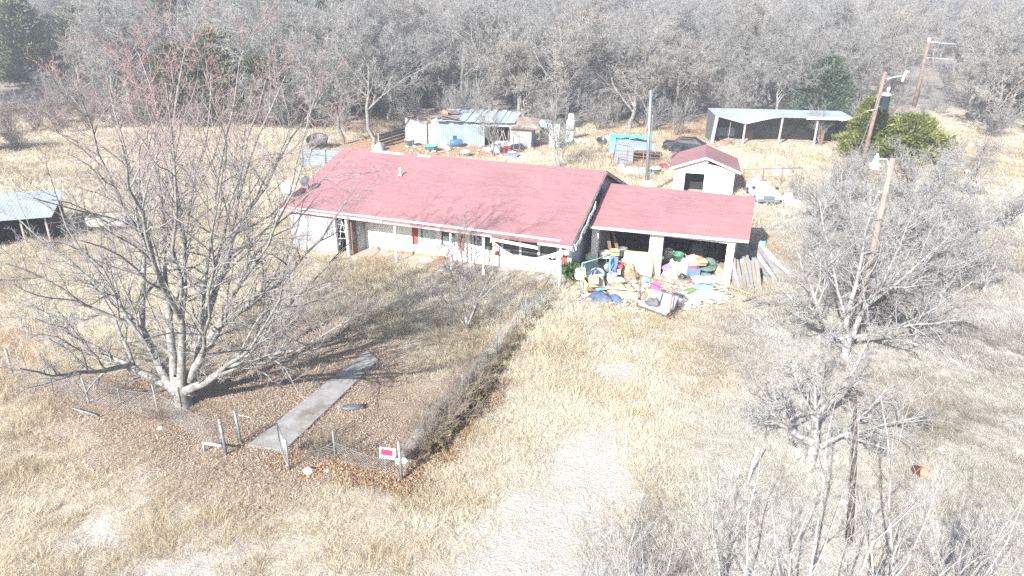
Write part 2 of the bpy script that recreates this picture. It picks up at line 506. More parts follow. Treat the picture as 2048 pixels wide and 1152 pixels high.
bp = MB(); bp.box(4.67, 4.8, .52, .99, BASE - .1, 2.3); bp.build('brown_panel', BROWN, H)
# a broken screen inside the dark doorway
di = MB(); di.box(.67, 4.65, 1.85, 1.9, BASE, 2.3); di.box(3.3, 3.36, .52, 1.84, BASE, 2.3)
di.build('painted_room_shade', DARK, H)  # near-black panels paint the shade behind the doorway
sc_ = MB()
for k in range(3): sc_.obox((4.16, .5, .75 + .42 * k), (.82, .02, .03), Matrix.Rotation(rad(-9 + 10 * k), 3, 'Y'))
sc_.obox((4.0, .53, 1.2), (.03, .02, 1.9), Matrix.Rotation(rad(9), 3, 'Y')); sc_.obox((4.3, .55, 1.1), (.03, .02, 1.9), Matrix.Rotation(rad(-14), 3, 'Y'))
sc_.build('broken_screen', TRIM, H)

def window(u0, u1, z0, z1, mull=(), rail=None, curtain=None):
    fr = MB(); t = .07
    fr.box(u0 - t, u0, WV - .035, WV + .06, z0 - t, z1 + t); fr.box(u1, u1 + t, WV - .035, WV + .06, z0 - t, z1 + t)
    fr.box(u0, u1, WV - .034, WV + .06, z1, z1 + t); fr.box(u0, u1, WV - .034, WV + .06, z0 - t, z0)
    for x in mull: fr.box(x - .06, x + .06, WV - .02, WV + .07, z0, z1)
    f = fr.build('window', TRIM, H)
    g = MB(); g.box(u0, u1, WV + .075, WV + .09, z0, z1); g.build('pane', GLASS, f)
    if rail:
        r = MB(); r.box(u0 + .01, u1 - .01, WV + .0, WV + .06, rail - .03, rail + .03)
        r.box(u0 + .01, u0 + .05, WV + .0, WV + .06, z0, rail - .03); r.box(u1 - .05, u1 - .01, WV + .0, WV + .06, z0, rail - .03); r.box(u0 + .05, u1 - .05, WV, WV + .06, z0, z0 + .05)
        r.build('sash', M('grey sash', (.30, .33, .33), .7, .2, 4), f)
    if curtain:
        cmb = MB(); n = 16
        for k in range(n):
            a = u0 + .08 + (u1 - u0 - .16) * k / n; b = u0 + .08 + (u1 - u0 - .16) * (k + 1) / n
            cmb.box(a, b, WV + .06 - .008 * (k % 2), WV + .072 - .008 * (k % 2), z0 + .05, z0 + (z1 - z0) * curtain)
        cmb.build('blind', M('pale blind', (.52, .58, .58), .9, .15, 3), f)
window(*wins[0], rail=1.6, curtain=.7)
window(*wins[1], rail=1.7, curtain=.45)
window(*wins[2])
window(*wins[3], mull=(15.23, 16.36))
dm = MB(); dm.box(door[0] + .04, door[1] - .04, WV + .03, WV + .07, door[2], door[3] - .03)
dm.box(door[0] - .07, door[0], WV - .03, WV + .03, door[2], door[3] + .07); dm.box(door[1], door[1] + .07, WV - .03, WV + .03, door[2], door[3] + .07); dm.box(door[0], door[1], WV - .03, WV + .03, door[3], door[3] + .07)
for z0 in (.0, .42): dm.box(door[0] + .16, door[1] - .16, WV + .018, WV + .03, z0 + .02, z0 + .34)
do_ = dm.build('door', TRIM, H)
dg = MB(); dg.box(door[0] + .16, door[1] - .16, WV + .016, WV + .028, .9, 1.8); dg.build('pane', GLASS, do_)
for (u0, u1) in ((8.2, 8.57), (11.28, 11.68), (13.66, 14.05), (17.72, 18.06)):
    sm = MB(); sm.box(u0, u1, WV - .05, WV - .003, .5, 1.98)
    for k in range(15): sm.obox(((u0 + u1) / 2, WV - .055, .6 + .09 * k), (u1 - u0 - .1, .025, .05), Matrix.Rotation(rad(28), 3, 'X'))
    sm.build('shutter', SHUT, H)
for u in (7.95, 11.55, 13.6, 18.12):
    pm = MB(); pm.box(u - .055, u + .055, .24, .35, BASE - .15, EZ - .04); pm.box(u - .09, u + .09, .2, .39, EZ - .2, EZ - .08)
    pm.build('porch_post', WHITE, H)
sl_ = MB(); sl_.box(4.9, 18.3, .12, WV - .03, BASE - .2, BASE + .055); sl_.build('porch_slab', SLATE, H)
sk = MB()
for k in range(34):
    u = 5.3 + 5.6 * k / 34
    sk.box(u, u + .155, WV - .075 - .03 * random.random(), WV - .004, BASE + .06, BASE + .12 + .12 * random.random())
sk.build('brick_skirting', RUSTBR, H)
cl = MB(); cl.box(.6, 18.1, .1, WV - .01, EZ + .02, EZ + .05); cl.build('porch_ceiling', TRIM, H)
for o in (o for o in COL.objects if o.name.startswith('wall') and o.parent == H): pass

# satellite dish at the left edge of the roof
sd = thing('satellite_dish', 'white satellite dish on a bent arm at the left edge of the red house roof', 'satellite dish', HP(.25, 1.15, EZ + 1.15 * SL))
dmb = MB(); dn = Vector((-.35, -.75, .55)).normalized(); q = dn.to_track_quat('Z', 'X').to_matrix(); cc = Vector((-.2, 0, .62))
prof = [(0, .0), (.16, .02), (.3, .07), (.42, .14), (.425, .125), (.3, .05), (.16, 0), (0, -.02)]
t_ = MB().lathe(prof, n=22); dmb.add([cc + q @ Vector((v[0], v[1] * 1.08, v[2])) for v in t_.v], t_.f)
dish = dmb.build('dish', WHITE, sd, True)
am = MB(); am.tube([(0, 0, -.05), (0, 0, .35), (-.08, .02, .55), cc - dn * .02], .03, 8); am.tube([(.3, .25, -.0), (0, 0, .4)], .015, 6); am.build('mast', GALV, sd)
ln = MB(); e = cc + q @ Vector((0, -.5, .5)); ln.tube([cc + q @ Vector((0, -.42, .12)), e], .018, 6); ln.blob(e, (.06, .06, .09), 1, 0, flat=False, nu=10, nv=6); ln.build('receiver_arm', GALV, sd)
DISHSHADE = M('painted dish shadow', (.05, .055, .065), .6, .2, 4, .05)
sd2 = thing('satellite_dish', 'dark dish shape put in for a shadow on the left roof edge, right of the white dish', 'satellite dish', HP(.85, 2.0, EZ + 2.0 * SL))  # dark shape added where the white dish and its mast cast shadow
dmb = MB(); dmb.add([Vector((-.12, 0, .6)) + q @ Vector((v[0] * .8, v[1] * .8, v[2])) for v in t_.v], t_.f); dmb.build('dish', DISHSHADE, sd2, True)
am = MB(); am.tube([(0, 0, -.05), (0, 0, .4), (-.12, 0, .6)], .028, 8); am.build('mast', DISHSHADE, sd2)

# icicle lights hanging along the porch eave
sg = MB(); ic = MB()
pts = [Vector((14.15, -.11, EZ - .25))]
for k in range(1, 13):
    t = k / 12; pts.append(Vector((14.15 + 4.0 * t, -.11 - .05 * math.sin(t * 3), EZ - .25 - .22 * t - .85 * math.sin(math.pi * t) * (1 - .25 * t))))
pts += [Vector((18.6, -.06, EZ - .35)), Vector((18.88, .3, EZ - .1))]
for k in range(7): pts.append(Vector((18.9, .5 + .7 * k, EZ + (.5 + .7 * k) * SL - .35 - .12 * (k % 2))))
L = thing('string_lights', 'sagging string of white icicle lights hung along the porch eave and gable edge', 'lights', HP(0, 0, 0), HA)
sg.tube(pts, .02, 5)
sg.build('cord', WHITE, L)
for a, b in zip(pts, pts[1:]):
    n = max(2, int((b - a).length / .11))
    for k in range(n):
        p = a.lerp(b, (k + .5) / n); ln_ = .1 + .28 * random.random()
        e = p + Vector((random.uniform(-.03, .03), random.uniform(-.02, .02), -ln_))
        ic.tube([p, e], .011, 4)
        for j in range(3): ic.obox(p.lerp(e, (j + 1) / 3), (.055, .055, .07), Matrix.Rotation(random.random() * 3, 3, 'Z'))
ic.build('icicles', WHITE, L)['kind'] = 'stuff'

# ------------------------------------------------------------------ garage wing
GV = 4.15
GA = thing('garage', 'white two bay garage wing with red shingle roof and open fronts full of junk', 'garage', HP(0, 0, 0), HA)
GU0, GU1 = 18.86, 27.65
def gv(u): return 3.5 + .5 * (u - GU0) / 8.8           # front eave runs slightly back to the right
gr = MB(); gez, gsl, grid_ = 2.5, .335, 8.1
grz = gez + (grid_ - 3.7) * gsl
for k in range(8):
    u0 = GU0 + (GU1 - GU0) * k / 8; u1 = GU0 + (GU1 - GU0) * (k + 1) / 8
    for (va0, va1, za, vb, zb) in ((gv(u0), gv(u1), gez, grid_, grz), (grid_, grid_, grz, 12.4, gez)):
        if va0 == grid_: A = [(u0, va0, za), (u1, va1, za), (u1, vb, zb), (u0, vb, zb)]
        else: A = [(u0, va0, za + .06 * (u0 - 23) / 9), (u1, va1, za + .06 * (u1 - 23) / 9), (u1, vb, zb), (u0, vb, zb)]
        gr.add(A + [(x, y, z - .12) for x, y, z in A], [(0, 1, 2, 3), (7, 6, 5, 4), (0, 4, 5, 1), (2, 6, 7, 3)] + ([(0, 3, 7, 4)] if k == 0 else []) + ([(1, 5, 6, 2)] if k == 7 else []))
groof = gr.build('roof', SHING, GA)
gf = MB(); gf.prism([(GU0 + .05, gv(GU0) - .04, gez - .2), (GU1 - .01, gv(GU1) - .04, gez - .14), (GU1 - .01, gv(GU1) - .04, gez + .01), (GU0 + .05, gv(GU0) - .04, gez - .05)], (0, .035, 0))
gf.build('fascia', TRIM, groof)
gt = MB(); gt.tube([(GU0 + .1, gv(GU0) - .1, gez - .12), (GU1 - .05, gv(GU1) - .1, gez - .06)], .055, 8); gt.build('gutter', TRIM, groof)
gw = MB()
gw.box(18.9, 19.3, GV, GV + .3, BASE - .2, 2.33)
gw.box(22.3, 23.05, GV, GV + .35, BASE - .2, 2.15); gw.box(26.55, 26.95, GV, GV + .35, BASE - .2, 2.15)
gw.box(18.9, 19.05, GV + .3, 12.0, BASE - .2, 2.3)
gw.box(26.78, 26.95, GV + .35, 12.0, BASE - .2, 2.32); gw.box(19.05, 26.78, 11.85, 12.0, BASE - .2, 2.3)
gw.build('wall', WHITE, GA)
gh = MB(); gh.box(19.3, 26.96, GV - .01, GV + .14, 2.15, 2.4); gh.build('header', WHITE, GA)
gg = MB(); gg.prism([(26.8, GV + .36, 2.33), (26.8, 11.9, 2.33), (26.8, grid_, grz - .16)], (.14, 0, 0)); gg.build('gable', WHITE, GA)
gfl = MB(); gfl.box(19.06, 26.75, GV - .3, 11.8, BASE - .15, BASE + .03); gfl.build('floor_slab', conc, GA)
gi = MB(); gi.box(19.06, 26.77, 8.6, 8.65, BASE + .04, 2.3); gi.box(19.06, 26.77, GV + .4, 8.59, 2.34, 2.37); gi.build('painted_shade', DARK, GA)  # added back and top sheets, painted near black as the garage's inner shade
# ------------------------------------------------------------------ trees
def interp(P, idx, t):
    k = P.shape[1]; x = np.clip(t, 0, .9999) * (k - 1); i = x.astype(int); f = (x - i)
    a = P[idx, i]; b = P[idx, i + 1]
    if P.ndim == 3: return a + (b - a) * f[:, None], b - a
    return a + (b - a) * f


def nrm(v): return v / (np.linalg.norm(v, axis=-1, keepdims=True) + 1e-9)


def grow(P, R, m, rng, lr=.5, ang=45, k=4, up=.08, rr=.6, t0=.25, wob=.13, rmin=.004, end=.35):
    n = P.shape[0]
    idx = np.repeat(np.arange(n), m); N = len(idx)
    t = t0 + (1 - t0) * ((np.tile(np.arange(m), n) + rng.random(N)) / m)
    p0, T = interp(P, idx, t); T = nrm(T); r0 = interp(R, idx, t)
    plen = np.linalg.norm(np.diff(P, axis=1), axis=2).sum(1)[idx]
    L = plen * lr * (.55 + .75 * rng.random(N)) * (1.12 - .55 * t)
    q = rng.normal(size=(N, 3)); q = nrm(q - T * (q * T).sum(1)[:, None])
    a = np.radians(ang) * (.65 + .7 * rng.random(N))
    d = nrm(np.cos(a)[:, None] * T + np.sin(a)[:, None] * q + np.array([0, 0, up]))
    out = np.zeros((N, k, 3)); out[:, 0] = p0
    for j in range(1, k):
        d = nrm(d + wob * rng.normal(size=(N, 3)) + np.array([0, 0, up * .35]))
        out[:, j] = out[:, j - 1] + d * (L / (k - 1))[:, None]
    out[:, :, 2] = np.maximum(out[:, :, 2], .06)
    rb = np.maximum(r0 * rr, rmin * 1.15)
    return out, np.maximum(rb[:, None] * np.linspace(1, end, k)[None], rmin)


def tubes(groups, sides):
    """groups: list of (P (n,k,3), R (n,k)); returns vertices and quads"""
    Vs, Fs, o = [], [], 0
    for (P, R), s in zip(groups, sides):
        n, k, _ = P.shape
        T = nrm(np.gradient(P, axis=1)); ref = np.array([.31, .52, .79])
        A = nrm(np.cross(T, ref)); B = np.cross(T, A)
        th = np.arange(s) * 2 * np.pi / s
        V = P[:, :, None] + R[:, :, None, None] * (A[:, :, None] * np.cos(th)[None, None, :, None] + B[:, :, None] * np.sin(th)[None, None, :, None])
        Vs.append(V.reshape(-1, 3))
        ii = np.arange(n * k * s).reshape(n, k, s); i2 = np.roll(ii, -1, axis=2)
        Fs.append(np.stack([ii[:, :-1], i2[:, :-1], i2[:, 1:], ii[:, 1:]], -1).reshape(-1, 4) + o); o += n * k * s
    return np.concatenate(Vs), np.concatenate(Fs)


def bark(name, lo, mid, hi, scale=7):
    m, nt, bs = newmat(name)
    n = texn(nt, scale, 6, .65)
    nt.links.new(ramp(nt, n, [(.3, lo), (.5, mid), (.68, hi)]), bs.inputs['Base Color'])
    bs.inputs['Roughness'].default_value = .95; bs.inputs['Specular IOR Level'].default_value = .15
    bump(nt, bs, texn(nt, scale * 3, 5), .5, .02)
    return m


BARK = bark('grey bark', (.085, .08, .075), (.21, .205, .195), (.33, .325, .31))
TWIG = bark('grey twigs', (.17, .155, .155), (.25, .23, .225), (.34, .32, .31), 3)
BARKD = bark('dark bark', (.10, .088, .08), (.18, .16, .15), (.30, .28, .265))
TWIGD = bark('woodland twigs', (.18, .175, .17), (.25, .243, .235), (.33, .323, .31), 1.2)
TWIGT = bark('tan woodland twigs', (.22, .20, .185), (.285, .265, .245), (.36, .34, .31), 1.2)
TWIGW = bark('pale brush twigs', (.20, .19, .187), (.285, .275, .27), (.37, .36, .35), 2)
TWIGP = bark('bleached twigs', (.21, .20, .195), (.30, .288, .28), (.40, .388, .375), 2)
BARKP = bark('bleached bark', (.14, .13, .125), (.36, .35, .335), (.50, .49, .47))
BARKW = bark('pale brush bark', (.085, .08, .075), (.25, .245, .235), (.38, .375, .36))
# crown of the big yard tree: grey twigs turning to reddish buds towards the top
m, nt, bs = newmat('budding twigs')
tc = nt.nodes.new('ShaderNodeTexCoord'); sp = nt.nodes.new('ShaderNodeSeparateXYZ'); nt.links.new(tc.outputs['Object'], sp.inputs[0])
mr = nt.nodes.new('ShaderNodeMapRange'); mr.inputs[1].default_value = 6; mr.inputs[2].default_value = 12.5; nt.links.new(sp.outputs[2], mr.inputs[0])
nt.links.new(ramp(nt, mr.outputs[0], [(0, (.26, .245, .24)), (.5, (.28, .245, .245)), (1, (.32, .20, .19))]), bs.inputs['Base Color']); bs.inputs['Roughness'].default_value = .95
TWIGR = m


def tree_things(name, label, cat, loc, trunk, crown, bm, tm, rz=0, group=None, tsides=None, csides=None):
    t = thing(name, label, cat, loc, rz, group)
    V, Q = tubes(trunk, tsides or [7] * len(trunk)); np_mesh('trunk', V, [Q], bm, t, smooth=True)
    V, Q = tubes(crown, csides or [3] * len(crown)); np_mesh('crown', V, [Q], tm, t, smooth=True)
    return t


def limb(base, tip, r0, r1, rng, k=9, out=.35, wob=.05):
    """a limb from base to tip which first leans out, then climbs"""
    base = np.array(base, float); tip = np.array(tip, float); d = tip - base; L = np.linalg.norm(d)
    mid = base + d * .5 + np.array([d[0] * .1 * out, d[1] * .1 * out, -out * .16 * L * (1 if d[2] > 1 else -.6)])
    t = np.linspace(0, 1, k)[:, None]
    P = (1 - t) ** 2 * base + 2 * t * (1 - t) * mid + t * t * tip
    w_ = np.cumsum(rng.normal(size=(k, 3)) * wob * L / k, axis=0); w_ *= np.sin(np.linspace(0, np.pi, k))[:, None] + .15 * t
    P[1:] += w_[1:]
    return P, r0 + (r1 - r0) * np.linspace(0, 1, k) ** .75


def hero(name, label, px, py, tips, r, tr_, rng, bm, tm, fork=.5, levels=((9, .42, 42, 5), (8, .42, 45, 4), (7, .42, 45, 3)), rt=.02, rmin=.004, up=.1, t0=.15, out=.35, group=None, per=3, node=.36):
    """a tree whose stems fork: neighbouring limb tips share a stem that leaves the trunk"""
    b = G(px, py)
    T = []
    for (x, y, dY) in tips:
        q = RY(x, y, b.y + dY) - b
        T.append(np.array([q.x, q.y, max(q.z, .5)]))
    T.sort(key=lambda q: math.atan2(q[2], q[0]))
    P, R, SP, SR = [], [], [], []
    for g0 in range(0, len(T), per):
        grp = T[g0:g0 + per]; mean = np.mean(grp, axis=0)
        st = np.array([np.clip(mean[0] * .05, -.3, .3) + rng.normal() * tr_ * .2, rng.normal() * tr_ * .5, fork * (.35 + .65 * rng.random())])
        nd = mean * node * (.85 + .3 * rng.random()); nd[2] = max(nd[2], st[2] + .12) + .25 * fork
        rs = r * (.75 + .12 * len(grp)) * (1 if mean[2] > 2.2 else .62)
        sp, sr = limb(st, nd, rs * 1.15, rs * .78, rng, out=out, wob=.07)
        SP.append(sp); SR.append(sr)
        for j, tip in enumerate(grp):
            at_ = sp[-1] if j == 0 else sp[rng.integers(4, 9)]
            p, rr = limb(at_, tip, rs * (.74 if j == 0 else .55), rt, rng, out=out * .8, wob=.12)
            P.append(p); R.append(rr)
    P = np.array(P); R = np.array(R); SP = np.array(SP); SR = np.array(SR)
    tk = np.linspace(0, 1, 9)[None, :, None] * np.array([[0, 0, fork + .45]]) + np.array([[0, 0, -.25]])
    trunk = [(P, R), (tk.reshape(1, 9, 3), (tr_ * np.array([1.5, 1.2, 1.08, 1.02, 1, .98, .92, .8, .55]))[None]), (SP, SR)]
    crown = []
    for k, (mm, lr, an, kk) in enumerate(levels):
        if k == 0:
            p_, r_ = grow(P, R, mm, rng, lr=lr, ang=an, k=kk, up=up, rr=.6, t0=t0, rmin=rmin, wob=.17)
            p2, r2 = grow(SP, SR, 4, rng, lr=lr * 1.6, ang=an + 12, k=kk, up=up, rr=.25, t0=.2, rmin=rmin, wob=.17)
            p_ = np.concatenate([p_, p2]); r_ = np.concatenate([r_, r2])
            trunk.append((p_, r_))
        else:
            p_, r_ = grow(p_, r_, mm, rng, lr=lr, ang=an, k=kk, up=up, rr=.6, t0=.12, rmin=rmin, wob=.17)
            crown.append((p_, r_))
    return tree_things(name, label, 'tree', b, trunk, crown, bm, tm, group=group, tsides=[8, 10, 9, 5])


rng = np.random.default_rng(5)
# the big spreading tree in the front yard
hero('spreading_tree', 'big bare many limbed tree spreading over the left front yard beside the walkway', 368, 812,
     [(95, 330, 1), (165, 205, -1), (215, 150, 2), (270, 110, 4), (330, 165, -2), (375, 95, 1), (425, 140, 4), (480, 120, 0), (530, 165, 3), (575, 150, 5), (625, 200, 2), (655, 180, 6),
      (600, 330, -2), (690, 400, 1), (720, 470, 4), (700, 640, -3), (40, 440, 2), (-30, 520, -1), (-20, 640, 1), (40, 735, -3), (20, 590, 4), (250, 300, -5), (450, 330, -5), (560, 560, -5), (150, 480, 5), (400, 260, 8), (300, 240, 8), (640, 690, 0)],
     .125, .28, rng, BARK, TWIGR, fork=1.1, levels=((11, .40, 42, 6), (8, .44, 44, 4), (6, .46, 46, 3)), rt=.019, rmin=.0046, up=.12, t0=.12, per=4, node=.33)
# right hand trees in front of the garage side
hero('gnarled_tree', 'wide pale bare tree with forking dark trunk right of the garage, before the lamp pole', 1688, 716,
     [(1545, 560, 1), (1580, 470, 3), (1640, 400, 2), (1700, 420, 4), (1760, 380, 2), (1830, 420, 3), (1900, 470, 1), (1945, 560, 2), (1935, 640, 0), (1840, 690, -1), (1600, 610, -1), (1770, 560, -2)],
     .12, .18, rng, BARKW, TWIGW, fork=1.0, levels=((10, .46, 48, 6), (8, .48, 46, 4), (4, .5, 46, 3)), rt=.026, rmin=.0068, up=.08, t0=.1, per=3)
hero('gnarled_tree', 'pale bare tree with low fanning limbs, nearest to the lone white stick in the grass', 1620, 925,
     [(1480, 820, 0), (1500, 740, 1), (1575, 690, 1), (1640, 670, 2), (1730, 690, 1), (1790, 770, 1), (1870, 830, 0), (1780, 900, -1), (1560, 780, -1)],
     .12, .16, rng, BARKW, TWIGW, fork=.9, levels=((11, .46, 48, 6), (8, .48, 46, 4), (4, .5, 46, 3)), rt=.022, rmin=.0068, up=.07, t0=.1, per=3)
# slim tree in front of the porch
hero('young_tree', 'slim bare upright young tree standing in the yard before the porch', 934, 662,
     [(878, 505, 0), (905, 470, .5), (930, 440, .5), (955, 480, .3), (985, 520, 0), (1020, 545, 0), (860, 560, 0)],
     .045, .07, rng, BARK, TWIG, fork=.5, levels=((8, .42, 40, 5), (6, .45, 42, 4), (4, .5, 45, 3)), rt=.014, rmin=.0075, up=.16, out=.5)


# stock of bare trees, built once and copied
def stock(seed, h, spread, m0=8, lv=((9, .5, 50, 4), (8, .5, 50, 3), (6, .55, 50, 3)), r=.2, rmin=.01, lean=.9, rise=.2, bole=.6, t0=.28, up=.08):
    g = np.random.default_rng(seed)
    k = 9; t = np.linspace(0, 1, k)
    p = np.zeros((1, k, 3)); p[0, :, 2] = t * h * bole - .15
    p[0, :, :2] = np.cumsum(g.normal(size=(k, 2)) * lean * h * .02, axis=0)
    rr = (r * (1 - .72 * t))[None]
    p1, r1 = grow(p, rr, m0, g, lr=spread, ang=48, k=6, up=rise, rr=.66, t0=t0, rmin=rmin * 2, wob=.22)
    cr, pp, qq = [], p1, r1
    for mm, lr, an, kk in lv:
        pp, qq = grow(pp, qq, mm, g, lr=lr, ang=an, k=kk, up=up, rr=.55, t0=.2, rmin=rmin, wob=.17); cr.append((pp, qq))
    return [(p, rr), (p1, r1)], cr


def shrub_stock(seed, h, stems=12, lv=((8, .5, 38, 4), (6, .5, 42, 3)), rmin=.006, r=.03, splay=.55):
    g = np.random.default_rng(seed); P, R = [], []
    for k in range(stems):
        a = g.random() * 6.28; L = h * (.65 + .45 * g.random()); s = splay * (.3 + g.random())
        tip = (math.cos(a) * L * s, math.sin(a) * L * s, L)
        p, rr = limb((g.normal() * .12, g.normal() * .12, -.08), tip, r, rmin * 1.5, g, k=7, out=.5, wob=.12); P.append(p); R.append(rr)
    P = np.array(P); R = np.array(R); cr, pp, qq = [], P, R
    for mm, lr, an, kk in lv:
        pp, qq = grow(pp, qq, mm, g, lr=lr, ang=an, k=kk, up=.12, rr=.6, t0=.2, rmin=rmin, wob=.16); cr.append((pp, qq))
    return [(P, R)], cr
def gp3(x, y, dz=0): return Vector((x, y, float(gz(x, y)) + dz))


# ---- woodland behind the farm
WOODLABEL = {
    'l': 'bare grey tree in the crowded woodland at upper left, beyond the spreading yard tree',
    'c': 'bare grey tree in the crowded woodland behind the tumbledown blue grey barn',
    'r': 'bare grey tree in the woodland beyond the open fronted shed at upper right',
}
stocks = []
for k, (sd, h, spd, bm, tm) in enumerate(((1, 11, .95, BARKD, TWIGD), (2, 12.5, .85, BARK, TWIGD), (3, 10, 1.05, BARKD, TWIGT), (4, 13, .8, BARK, TWIGT), (5, 11.5, 1.0, BARKD, TWIGD), (6, 9.5, .95, BARK, TWIGD))):
    tr, cr = stock(40 + sd, h, spd, m0=11, lv=((9, .5, 54, 4), (8, .5, 54, 3), (8, .55, 54, 3)), r=.21, rmin=.0115)
    stocks.append((tr, cr, bm, tm))
protos = [None] * len(stocks)
def wood_tree(k, p, rz, s, name, label, cat, group):
    if protos[k] is None:
        tr, cr, bm, tm = stocks[k]
        protos[k] = tree_things(name, label, cat, p, tr, cr, bm, tm, rz, group); protos[k].scale = (s, s, s)
        return protos[k]
    o = dup(protos[k], p, rz, s, label, group); o['category'] = cat
    return o

wr = random.Random(21)
EVG = [(-43, 89.5, 1.15), (-38, 91, 1.35), (-33.5, 92, 1.0), (-47, 93, 1.0), (-81, 118, 1.5), (-88, 126, 1.7), (-74, 122, 1.4), (-95, 122, 1.6), (-66, 140, 1.8), (-52, 148, 1.9), (-44, 146, 1.8), (-60, 152, 2.0), (-36, 150, 1.7)]
spots = []
def wood_edge(x):            # where the trees begin
    if x < -20: return 86.5
    if x < 22: return 91
    if x < 50: return 94
    return 90
tries = 0
while len(spots) < 292 and tries < 20000:
    tries += 1
    y = 85 + 105 * wr.random() ** 1.3; x = wr.uniform(-.82, .82) * (y + 6)
    if y < wood_edge(x) + wr.uniform(-2, 4): continue
    if 52 < x < 82 and 104 < y < 150 and wr.random() < .8: continue    # clearing with the far pole
    if -2 < x < 30 and 118 < y < 138 and wr.random() < .75: continue      # pale clearing in the middle
    dmin = 3.0 if y < 130 else 3.8
    if any((abs(x - ex * y / ey) < 3.2 and ey - 22 < y < ey) or math.hypot(x - ex, y - ey) < 4 for ex, ey, es in EVG) and wr.random() < .85: continue
    if abs(x - .438 * y) < 6 and y < 98: continue                      # so does the cedar
    if abs(x - .596 * y) < 6 and y < 122: continue                  # the far pole stands free
    if any((x - a) ** 2 + (y - b) ** 2 < dmin ** 2 for a, b in spots): continue
    spots.append((x, y))
for (x, y) in spots:
    key = 'l' if x < -18 else ('c' if x < 20 else 'r')
    wood_tree(wr.randrange(6), gp3(x, y, -.1), wr.random() * 6.28, wr.uniform(1.0, 1.6), 'bare_tree', WOODLABEL[key], 'tree', {'l': 'woodland trees at upper left', 'c': 'woodland trees behind the barn', 'r': 'woodland trees at upper right'}[key])
# individual trees of the yard behind the house
for (px, py, k, s, lab) in ((745, 296, 1, 1.25, 'tall bare grey tree just behind the left end of the red roof ridge'),
                            (692, 288, 0, 1.2, 'bare tree with forked dark trunk behind the corrugated metal panel'),
                            (985, 205, 4, 1.75, 'largest dark trunked bare tree directly behind the blue grey barn'),
                            (1290, 262, 3, 1.0, 'bare tree with thick pale trunk beside the small turquoise topped hut'),
                            (1940, 240, 3, 1.5, 'tall pale trunked tree behind the far rusty brown power pole')):
    p = G(px, py) if py > 230 else gp3(*{985: (-3.6, 101), 1940: (92, 150)}[px])
    wood_tree(k, p, px * .7, s, 'bare_tree', lab, 'tree', None)
tr, cr = shrub_stock(3, 6.6, 4, lv=((9, .42, 42, 4), (8, .5, 44, 3), (4, .5, 42, 3)), r=.09, splay=.34, rmin=.012)
t = tree_things('young_tree', 'two stemmed bare young tree behind the right half of the red roof ridge', 'tree', G(1118, 338), tr, cr, BARK, TWIGD)
o = dup(t, G(988, 312), 2.0, .8, 'thin bare sapling in front of the dark barn doorway')
o = dup(t, G(1640, 290), 1.0, .7, 'thin bare sapling before the right bay of the open fronted shed')

# brush along the wood edge
tr, cr = shrub_stock(8, 3.4, 12, lv=((8, .5, 40, 4), (7, .5, 45, 3)), rmin=.010, r=.035)
bt = None; n = 0
for k in range(130):
    y = wr.uniform(86, 128); x = wr.uniform(-.8, .8) * y
    if abs(x - .596 * y) < 4 and y < 116: continue
    if y < wood_edge(x) - 6 or (22 < x < 42 and y < 92): continue
    p = gp3(x, y, -.05); s = wr.uniform(.7, 1.5)
    lab = 'low grey bare thicket bush along the woodland edge'
    if bt is None: bt = tree_things('thicket_bush', lab, 'bush', p, tr, cr, BARKD, TWIGD, 0, 'bushes along the woodland edge'); bt.scale = (s, s, s)
    else: dup(bt, p, wr.random() * 6.28, s, lab)
bt0 = bt

tr, cr = shrub_stock(12, 3.0, 16, lv=((8, .5, 42, 4), (6, .5, 45, 3)), rmin=.010, r=.03)
rt_ = None
for k, (px, py, s) in enumerate(((20, 268, 1.2), (70, 262, 1.1), (120, 268, .9), (-30, 300, 1.1), (40, 300, .9), (180, 258, .9), (250, 255, 1.0), (320, 254, .8), (400, 258, .9), (460, 254, .8), (540, 256, .8), (610, 258, .7), (110, 250, 1.2), (380, 246, 1.1), (210, 246, 1.2))):
    lab = 'reddish brown thicket bush along the far left edge of the farmyard'
    if rt_ is None: rt_ = tree_things('thicket_bush', lab, 'bush', G(px, py), tr, cr, BARKD, bark('reddish twigs', (.19, .145, .14), (.26, .205, .195), (.33, .275, .265), 2), 0, 'reddish bushes at far left'); rt_.scale = (s,) * 3
    else: dup(rt_, G(px, py), k * 1.3, s, lab)

for k in range(12):
    y = 97 + 2.0 * k; dup(bt0, gp3(.596 * y + wr.uniform(-5, 5), y, -.05), k * 1.9, .5 if y < 119 else .9, 'low grey bare thicket bush along the woodland edge')

# the mass of trees further back
def far_tree(seed):
    tr, cr = stock(seed, 12.5, .95, m0=10, lv=((8, .5, 50, 3), (9, .6, 52, 2)), r=.2, rmin=.026)
    return tubes(tr + cr, [4, 3, 3, 3])
far = [far_tree(90 + k) for k in range(5)]
Vs, Fs, o = [], [], 0
fr = np.random.default_rng(3)
for k in range(620):
    y = 186 + 200 * fr.random() ** 1.3; x = fr.uniform(-.86, .86) * y
    V, Q = far[k % 5]; a = fr.random() * 6.28; s = fr.uniform(1.0, 1.6)
    Rm = np.array([[math.cos(a), -math.sin(a), 0], [math.sin(a), math.cos(a), 0], [0, 0, 1]])
    Vs.append(V @ Rm.T * s + np.array([x, y, float(gz(x, y)) - .3])); Fs.append(Q + o); o += len(V)
dw = np_mesh('distant_woods', np.concatenate(Vs), [np.concatenate(Fs)], TWIGD)
tag(dw, 'hazy grey mass of bare trees filling the far background', kind='stuff')

